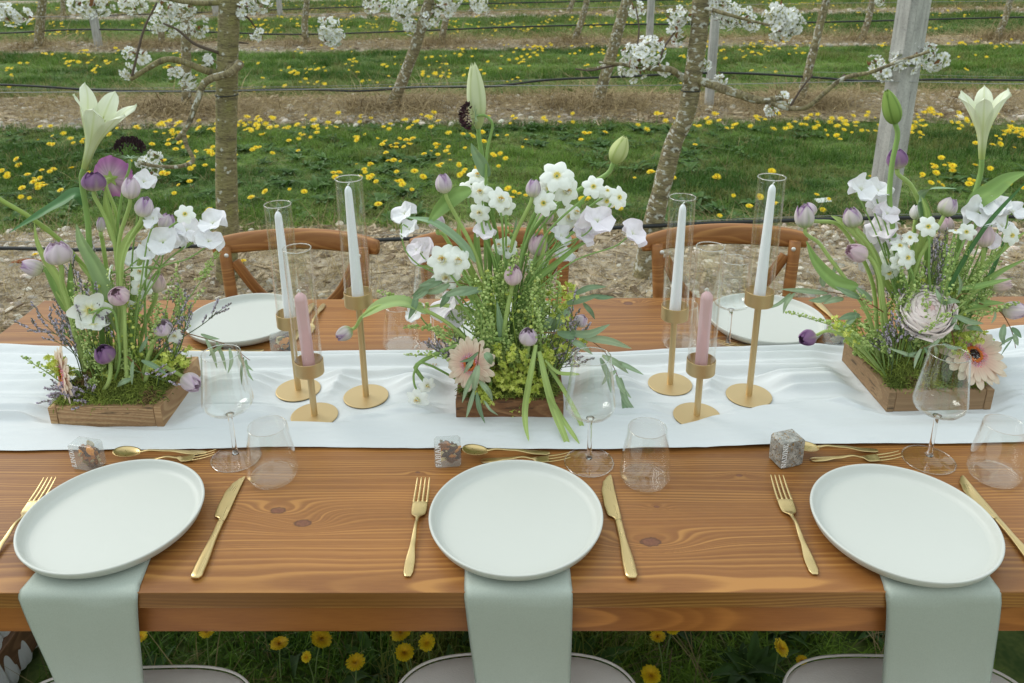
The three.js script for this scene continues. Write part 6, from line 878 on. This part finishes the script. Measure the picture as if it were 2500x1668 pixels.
  sprays('cress', 'pennycress', 'fine green pennycress filling the middle crate', 'foliage', [...fillIn('cress', 84, [1235, 730, 125, 140], 0.55, 40), ...fillIn('cress', 14, [1120, 800, 90, 60], 0.5, 30), ...fillIn('cress', 16, [1350, 740, 70, 80], 0.5, 28)], true);
  sprays('mantle', 'lady_mantle', 'yellow-green lady\'s mantle tumbling over the front of the middle crate', 'foliage', [...fillIn('mantle', 46, [1250, 905, 100, 60], 0.4, 64, 0.1, 0.085), ...fillIn('mantle', 34, [1262, 915, 85, 50], 0.4, 64, 0.02, 0.085).map((s) => (s[1].z = crates.C.z + rr(0.06, 0.11), s)), ...fillIn('mantle', 8, [1262, 975, 50, 14], 0.4, 48, 0.11, 0.085), ...fillIn('mantle', 18, [1370, 850, 55, 50], 0.4, 46), ...fillIn('mantle', 8, [1380, 720, 40, 20], 0.4, 40)], true);
  sprays('statice', 'statice', 'grey-lilac statice at the right of the middle crate', 'foliage', [...fillIn('statice', 8, [1390, 790, 50, 50], 0.5, 50), ...fillIn('statice', 6, [1385, 880, 30, 30], 0.5, 50), ...fillIn('statice', 7, [1080, 850, 30, 20], 0.5, 44)], true);
  sprays('grass', 'stem_bunch', 'bunch of thin green stems crowded in the middle crate', 'foliage', fillIn('cress', 26, [1240, 700, 100, 110], 0.02, 1, 0.06, 0.05), true);
  oneSpray('cress', 'pennycress sprig reaching left above the table edge, by the tall candle', [1090, 790], [920, 712], 0.0, 0.75, 80);
  oneSpray('cress', 'pennycress sprig before the far tumbler, pointing left', [1130, 860], [985, 800], 0.03, 0.7, 54);
  oneSpray('cress', 'low pennycress sprig over the runner, left of the middle crate', [1160, 890], [990, 868], 0.06, 0.7, 40);
  oneSpray('cress', 'upright pennycress sprig among the narcissi of the middle crate', [1215, 700], [1228, 470], -0.02, 0.6, 60);
  gumBranch('gum branch with broad drooping leaves at the left of the middle crate', [[1190, 770], [1150, 700], [1100, 690], [1040, 700], [1005, 720]], [[[1176, 710], [1074, 728], 21], [[1170, 704], [1120, 722], 17], [[1080, 688], [1004, 725], 17], [[1100, 692], [1032, 716], 18], [[1018, 712], [997, 780], 16], [[1098, 712], [1074, 752], 18], [[1050, 690], [1010, 732], 13], [[1062, 680], [1022, 698], 14]], 0.05, 41);
  gumBranch('gum branch sweeping right over the wine glass of the middle setting', [[1313, 812], [1380, 815], [1430, 826], [1475, 858], [1500, 900], [1520, 950]], [[[1382, 812], [1489, 792], 20], [[1360, 812], [1425, 818], 19], [[1425, 826], [1542, 851], 19], [[1387, 828], [1447, 866], 15], [[1470, 868], [1534, 912], 16], [[1496, 880], [1571, 915], 12], [[1466, 874], [1492, 960], 15], [[1504, 916], [1541, 972], 14], [[1515, 922], [1560, 1014], 15], [[1520, 954], [1548, 1044], 14], [[1525, 975], [1561, 1027], 13], [[1505, 905], [1470, 940], 11]], 0.07, 43);
  gumBranch('gum branch with long leaves pointing up right in the middle crate', [[1300, 830], [1345, 800], [1390, 755]], [[[1340, 806], [1396, 748], 26], [[1318, 812], [1352, 770], 20], [[1400, 720], [1480, 700], 14], [[1380, 742], [1462, 722], 16], [[1310, 780], [1322, 738], 13], [[1440, 722], [1500, 726], 12], [[1424, 740], [1452, 780], 13]], 0.03, 47);
  gumBranch('gum leaves hanging over the gerbera at the front of the middle crate', [[1172, 840], [1166, 890], [1163, 940], [1168, 975]], [[[1168, 860], [1122, 884], 10], [[1156, 876], [1132, 912], 11], [[1160, 905], [1128, 984], 12], [[1168, 890], [1156, 962], 20], [[1158, 950], [1138, 1022], 11], [[1164, 958], [1184, 1034], 13], [[1170, 930], [1203, 980], 14], [[1180, 975], [1216, 1014], 6], [[1184, 862], [1200, 890], 20]], 0.115, 53);
}

// ================================================================ the crate on the right
curCrate = 'R'; setSeed(3003);
{
  lilyBud('green lily bud on a tall stem before the concrete post', [2186, 302], [2165, 218], 43, 0.0, [[2184, 330], [2179, 394], [2172, 475], [2178, 542], [2187, 600], [2202, 700], [2220, 800]], [sRGB(120, 150, 66), sRGB(150, 178, 92), sRGB(96, 128, 52)], { r: 6, k: 0.72 });
  const ly = lily('open white lily seen from the side, at the far right', [2397, 388], [2404, 218], 112, -0.01, [[2394, 420], [2384, 461], [2362, 528], [2346, 568], [2334, 640], [2318, 740]], { tw: 0.55, r: 6 });
  leaf(ly, [[2352, 560], [2378, 498], [2419, 467], [2460, 438], [2510, 420]], 46, GREEN.mid, { z: 0.0, n: [0.1, 0.7, 0.7], k: 0.9 });
  const t1 = tulip('dark purple tulip half behind the green lily bud stem', [2190, 388], 49, 48, [-0.15, -1, 0.2], -0.04, 'purple', [[2202, 412], [2222, 450], [2243, 490], [2262, 556], [2262, 620], [2250, 720]], { dbl: 1, r: 5.4 });
  leaf(t1, [[2258, 590], [2246, 520], [2244, 485], [2262, 466, 0], [2290, 460, 0.02], [2336, 461, 0.04]], 19, GREEN.grey, { z: -0.03, n: [0.1, 0.9, 0.5] }); leaf(t1, [[2258, 640], [2268, 560], [2256, 500], [2245, 470]], 24, GREEN.mid, { z: -0.03 });
  const tw = tulip('two-toned purple tulip at the outer left of the right crate, folded petal', [1964, 528], 44, 56, [-0.12, -1, 0.15], 0.02, 'green', [[1976, 562], [1998, 592], [2024, 628], [2070, 690], [2120, 770]], { open: 0.1 });
  tulip('lilac tulip peeking behind the outermost one of the right crate', [1972, 514], 44, 36, [-0.5, -1, 0], -0.01, 'lilac', [[1992, 528], [2040, 545], [2080, 590], [2130, 690]]);
  leaf(tw, [[2095, 700], [2040, 690], [1990, 640], [1968, 588]], 38, GREEN.mid, { z: 0.03, n: [0.3, 0.4, 0.9] });
  const t3 = tulip('lilac tulip leaning left, left of the white sweet peas of the right crate', [2081, 531], 45, 50, [-0.35, -1, 0.15], 0.02, 'green', [[2098, 556], [2120, 600], [2145, 655], [2152, 740], [2160, 830]]);
  leaf(t3, [[2150, 740], [2142, 660], [2105, 590], [2058, 545, 0.0], [2028, 526, -0.01]], 34, GREEN.light, { z: 0.0, k: 0.8, n: [0.2, 0.6, 0.8] });
  tulip('cream and purple tulip leaning right at the centre of the right crate', [2315, 505], 44, 47, [0.4, -1, 0.15], 0.03, 'green', [[2300, 528], [2268, 590], [2242, 638], [2222, 730]]);
  tulip('pink tulip lying to the left above the far plate, right crate', [2091, 617], 45, 56, [-1, -0.35, 0.3], 0.03, 'pink', [[2119, 632], [2142, 660], [2158, 740]]);
  tulip('pale pink tulip behind the cream tulip of the right crate', [2310, 550], 38, 40, [0, -1, 0], -0.04, 'pink', [[2308, 580], [2298, 680]]);
  tulip('small white tulip between the purple tulip stems, right crate', [2237, 518], 29, 36, [0.1, -1, 0], -0.06, 'white', [[2230, 545], [2224, 640]]);
  tulip('pink tulip above the ruffled white sweet peas at the far right', [2414, 488], 46, 34, [0.3, -0.7, -0.2], -0.04, 'pink', [[2396, 520], [2360, 620]]);
  tulip('rosy tulip under the white sweet peas at the far right', [2403, 575], 46, 56, [-0.05, -1, 0.15], 0.02, 'pink', [[2400, 606], [2390, 680], [2350, 780]]);
  const t9 = tulip('faded pink tulip at the right edge, above the table', [2443, 695], 38, 50, [1, -0.15, 0.3], 0.04, 'peach', [[2418, 696], [2390, 704], [2350, 740], [2320, 800]]);
  leaf(t9, [[2335, 708], [2390, 700], [2430, 690], [2472, 680]], 17, GREEN.mid, { z: 0.06, n: [0, 1, 0.5] });
  const t10 = tulip('lilac tulip cut by the right picture edge', [2478, 758], 44, 56, [1, 0, 0.35], 0.05, 'pale', [[2450, 757], [2410, 752], [2360, 760], [2320, 800]]);
  leaf(t10, [[2360, 752], [2410, 742], [2455, 740]], 20, GREEN.mid, { z: 0.05, n: [0, 1, 0.5] });
  tulip('purple tulip drooping over the far right plate', [1971, 825], 40, 44, [-0.95, 0.2, 0.4], 0.04, 'purple', [[1992, 813], [2020, 808], [2060, 820], [2100, 850]], { r: 3.6 });
  [[2102, 466, 31, 'white', 'ruffled white sweet pea at the top left of the right crate'], [2144, 468, 27, 'white', 'white sweet pea right beside the top left one, right crate'], [2145, 514, 32, 'white', 'white sweet pea in the column before the post, second down'], [2164, 524, 26, 'lilac', 'pale lilac sweet pea in the column before the post'], [2156, 562, 33, 'lilac', 'lowest sweet pea in the column before the post'], [2168, 585, 24, 'lilac', 'pale sweet pea at the foot of the column before the post'], [2392, 522, 35, 'white', 'large white sweet pea below the open lily'], [2420, 514, 26, 'white', 'white sweet pea tucked right of the large one under the lily'], [2440, 508, 27, 'white', 'white sweet pea at the right under the lily'], [2474, 520, 28, 'white', 'white sweet pea nearest the right edge'], [2446, 556, 28, 'white', 'white sweet pea hanging beside the rosy tulip'], [2420, 590, 20, 'lilac', 'small pale sweet pea behind the rosy tulip']].forEach((s) => sweetPea(s[4], [s[0], s[1]], s[2], [rr(-0.4, 0.4), rr(-0.5, 0.1), 1], rr(-0.02, 0.03), s[3], [[mix(s[0], 2230, 0.05) - 4, s[1] + 30], [mix(s[0], 2260, 0.25), s[1] + 110], [mix(s[0], 2270, 0.6), 740]], { root: 2260 }));
  [[2174, 636, 26, [-0.2, -0.1, 1], 'narcissus at the left of the white bunch, right crate', 1], [2219, 629, 24, [0.3, -0.1, 1], 'narcissus at the right of the white bunch, right crate', 1], [2172, 668, 22, [-0.2, 0.5, 0.8], 'nodding narcissus under the white bunch, right crate', 1], [2199, 598, 20, [0, -0.6, 0.8], 'narcissus at the top of the white bunch, right crate', 1], [2198, 640, 20, [0, 0.1, 1], 'narcissus in the middle of the white bunch, right crate', 1], [2268, 553, 23, [-0.1, -0.1, 1], 'narcissus beside the pale pink tulip, right crate', 1], [2360, 566, 19, [-0.5, -0.1, 0.8], 'narcissus left of the rosy tulip', 1], [2474, 575, 22, [0.2, 0, 1], 'narcissus at the right picture edge', 1], [2222, 578, 17, [-0.4, -0.5, 0.7], 'narcissus bud above the white bunch, right crate', 1], [2334, 560, 15, [0.1, -1, 0.3], 'narcissus bud right of the pale pink tulip', 1]].forEach((n) => narcissus(n[4], [n[0], n[1]], n[2], n[3], rr(0, 0.05), [[mix(n[0], 2270, 0.1), n[1] + 30], [mix(n[0], 2270, 0.5), n[1] + 120]], { single: n[5], root: 2270 }));
  tag(ranunculus('large pale pink ranunculus at the front of the right crate', [2264, 760], 62, [-0.1, -0.45, 0.9], 0.06), null, null, 'ranunculus in the right crate');
  gerbera('peach gerbera behind the wine glass at the right crate', [2374, 868], 76, [0.12, -0.5, 0.9], 0.05, [[2360, 890], [2340, 915]]);
  { const t = thing('leaf_bunch', 'long tulip leaves rising among the stems of the right crate', 'leaves', at(2280, 880, 0));
    leaf(t, [[2230, 860], [2222, 740], [2236, 620], [2262, 530], [2250, 480]], 30, GREEN.light, { z: 0.02 }); leaf(t, [[2290, 860], [2330, 740], [2400, 650], [2470, 590], [2510, 560]], 20, GREEN.light, { z: 0.02 }); leaf(t, [[2290, 860], [2350, 740], [2430, 670], [2510, 630]], 20, GREEN.mid, { z: 0.04 }); leaf(t, [[2280, 860], [2310, 720], [2400, 560], [2470, 480], [2510, 440]], 12, GREEN.dark, { z: 0.04 }); leaf(t, [[2230, 850], [2190, 740], [2130, 640], [2090, 585]], 20, GREEN.light, { z: -0.02 }); leaf(t, [[2240, 850], [2250, 740], [2285, 640], [2295, 580]], 26, GREEN.light, { z: -0.01 }); leaf(t, [[2300, 860], [2370, 760], [2430, 640], [2465, 545]], 16, GREEN.dark, { z: -0.02 }); leaf(t, [[2260, 860], [2210, 800], [2210, 740], [2230, 700]], 16, GREEN.mid, { z: 0.05 }); }
  setSeed(3100);
  sprays('cress', 'pennycress', 'fine green pennycress filling the right crate', 'foliage', [...fillIn('cress', 60, [2300, 720, 130, 110], 0.45, 40), ...fillIn('cress', 24, [2370, 640, 90, 70], 0.5, 30), ...fillIn('cress', 16, [2110, 780, 60, 80], 0.5, 32), ...fillIn('cress', 12, [2080, 840, 22, 26], 0.4, 40), ...fillIn('cress', 14, [2370, 820, 60, 30], 0.5, 30)], true);
  sprays('statice', 'statice', 'grey-lilac statice at the front of the right crate', 'foliage', [...fillIn('statice', 16, [2170, 820, 65, 35], 0.5, 60, 0.09), ...fillIn('statice', 10, [2290, 620, 35, 40], 0.5, 46), ...fillIn('statice', 6, [2200, 740, 40, 50], 0.5, 40)], true);
  sprays('mantle', 'lady_mantle', 'yellow-green lady\'s mantle in the right crate', 'foliage', [...fillIn('mantle', 12, [2370, 830, 50, 30], 0.4, 44), ...fillIn('mantle', 8, [2055, 805, 22, 18], 0.4, 36), ...fillIn('mantle', 8, [2300, 690, 60, 40], 0.4, 36)], true);
  sprays('grass', 'stem_bunch', 'bunch of thin green stems crowded in the right crate', 'foliage', fillIn('cress', 24, [2270, 760, 110, 90], 0.02, 1, 0.06, 0.05), true);
  oneSpray('cress', 'pennycress sprig reaching left over the far right plate', [2110, 830], [1922, 762], 0.03, 0.65, 64);
  oneSpray('cress', 'pennycress sprig crossing the pale ranunculus', [2360, 735], [2248, 812], 0.11, 0.6, 40);
  oneSpray('cress', 'pennycress sprig pointing to the right picture edge', [2330, 800], [2490, 740], 0.06, 0.7, 54);
  oneSpray('statice', 'statice sprig standing dark among the tulip stems of the right crate', [2270, 700], [2285, 610], 0.03, 0.6, 60);
  gumBranch('gum branch reaching left above the far right plate', [[2170, 770], [2110, 735], [2040, 715], [1975, 712], [1930, 714]], [[[2020, 716], [1906, 706], 13], [[2030, 722], [1974, 734], 15], [[2060, 730], [2010, 742], 14], [[2100, 728], [2040, 700], 16], [[1940, 716], [1912, 766], 11], [[1930, 716], [1868, 755], 9], [[2100, 770], [2046, 780], 17], [[2130, 735], [2090, 700], 15], [[2090, 762], [2060, 800], 12], [[2010, 700], [2014, 655], 15, -0.02], [[2042, 640], [2020, 680], 12, -0.02]], 0.03, 61);
  gumBranch('gum branch hanging over the runner at the right picture edge', [[2390, 740], [2440, 760], [2462, 790], [2474, 820], [2480, 850]], [[[2453, 792], [2452, 842], 17], [[2478, 822], [2440, 846], 8], [[2476, 816], [2486, 844], 12], [[2470, 800], [2494, 825], 13], [[2470, 830], [2444, 868], 4], [[2430, 758], [2420, 790], 10]], 0.05, 67);
  gumBranch('gum branch curling beside the pale ranunculus', [[2330, 840], [2320, 770], [2345, 720], [2370, 718]], [[[2330, 770], [2402, 790], 14], [[2310, 745], [2285, 705], 12], [[2340, 720], [2340, 670], 10], [[2318, 790], [2345, 805], 14], [[2335, 770], [2325, 803], 12], [[2300, 742], [2345, 738], 13], [[2360, 800], [2400, 810], 12]], 0.08, 71);
  gumBranch('gum branch with thin grassy leaves at the front of the right crate', [[2230, 880], [2250, 850], [2290, 838], [2330, 842]], [[[2250, 850], [2232, 900], 8], [[2255, 846], [2270, 890], 10], [[2280, 840], [2285, 872], 8], [[2240, 860], [2205, 870], 8], [[2300, 838], [2350, 848], 9], [[2262, 850], [2300, 820], 9], [[2236, 872], [2170, 850], 8]], 0.09, 73);
}
buildRunner();
renderer.render(scene, camera);
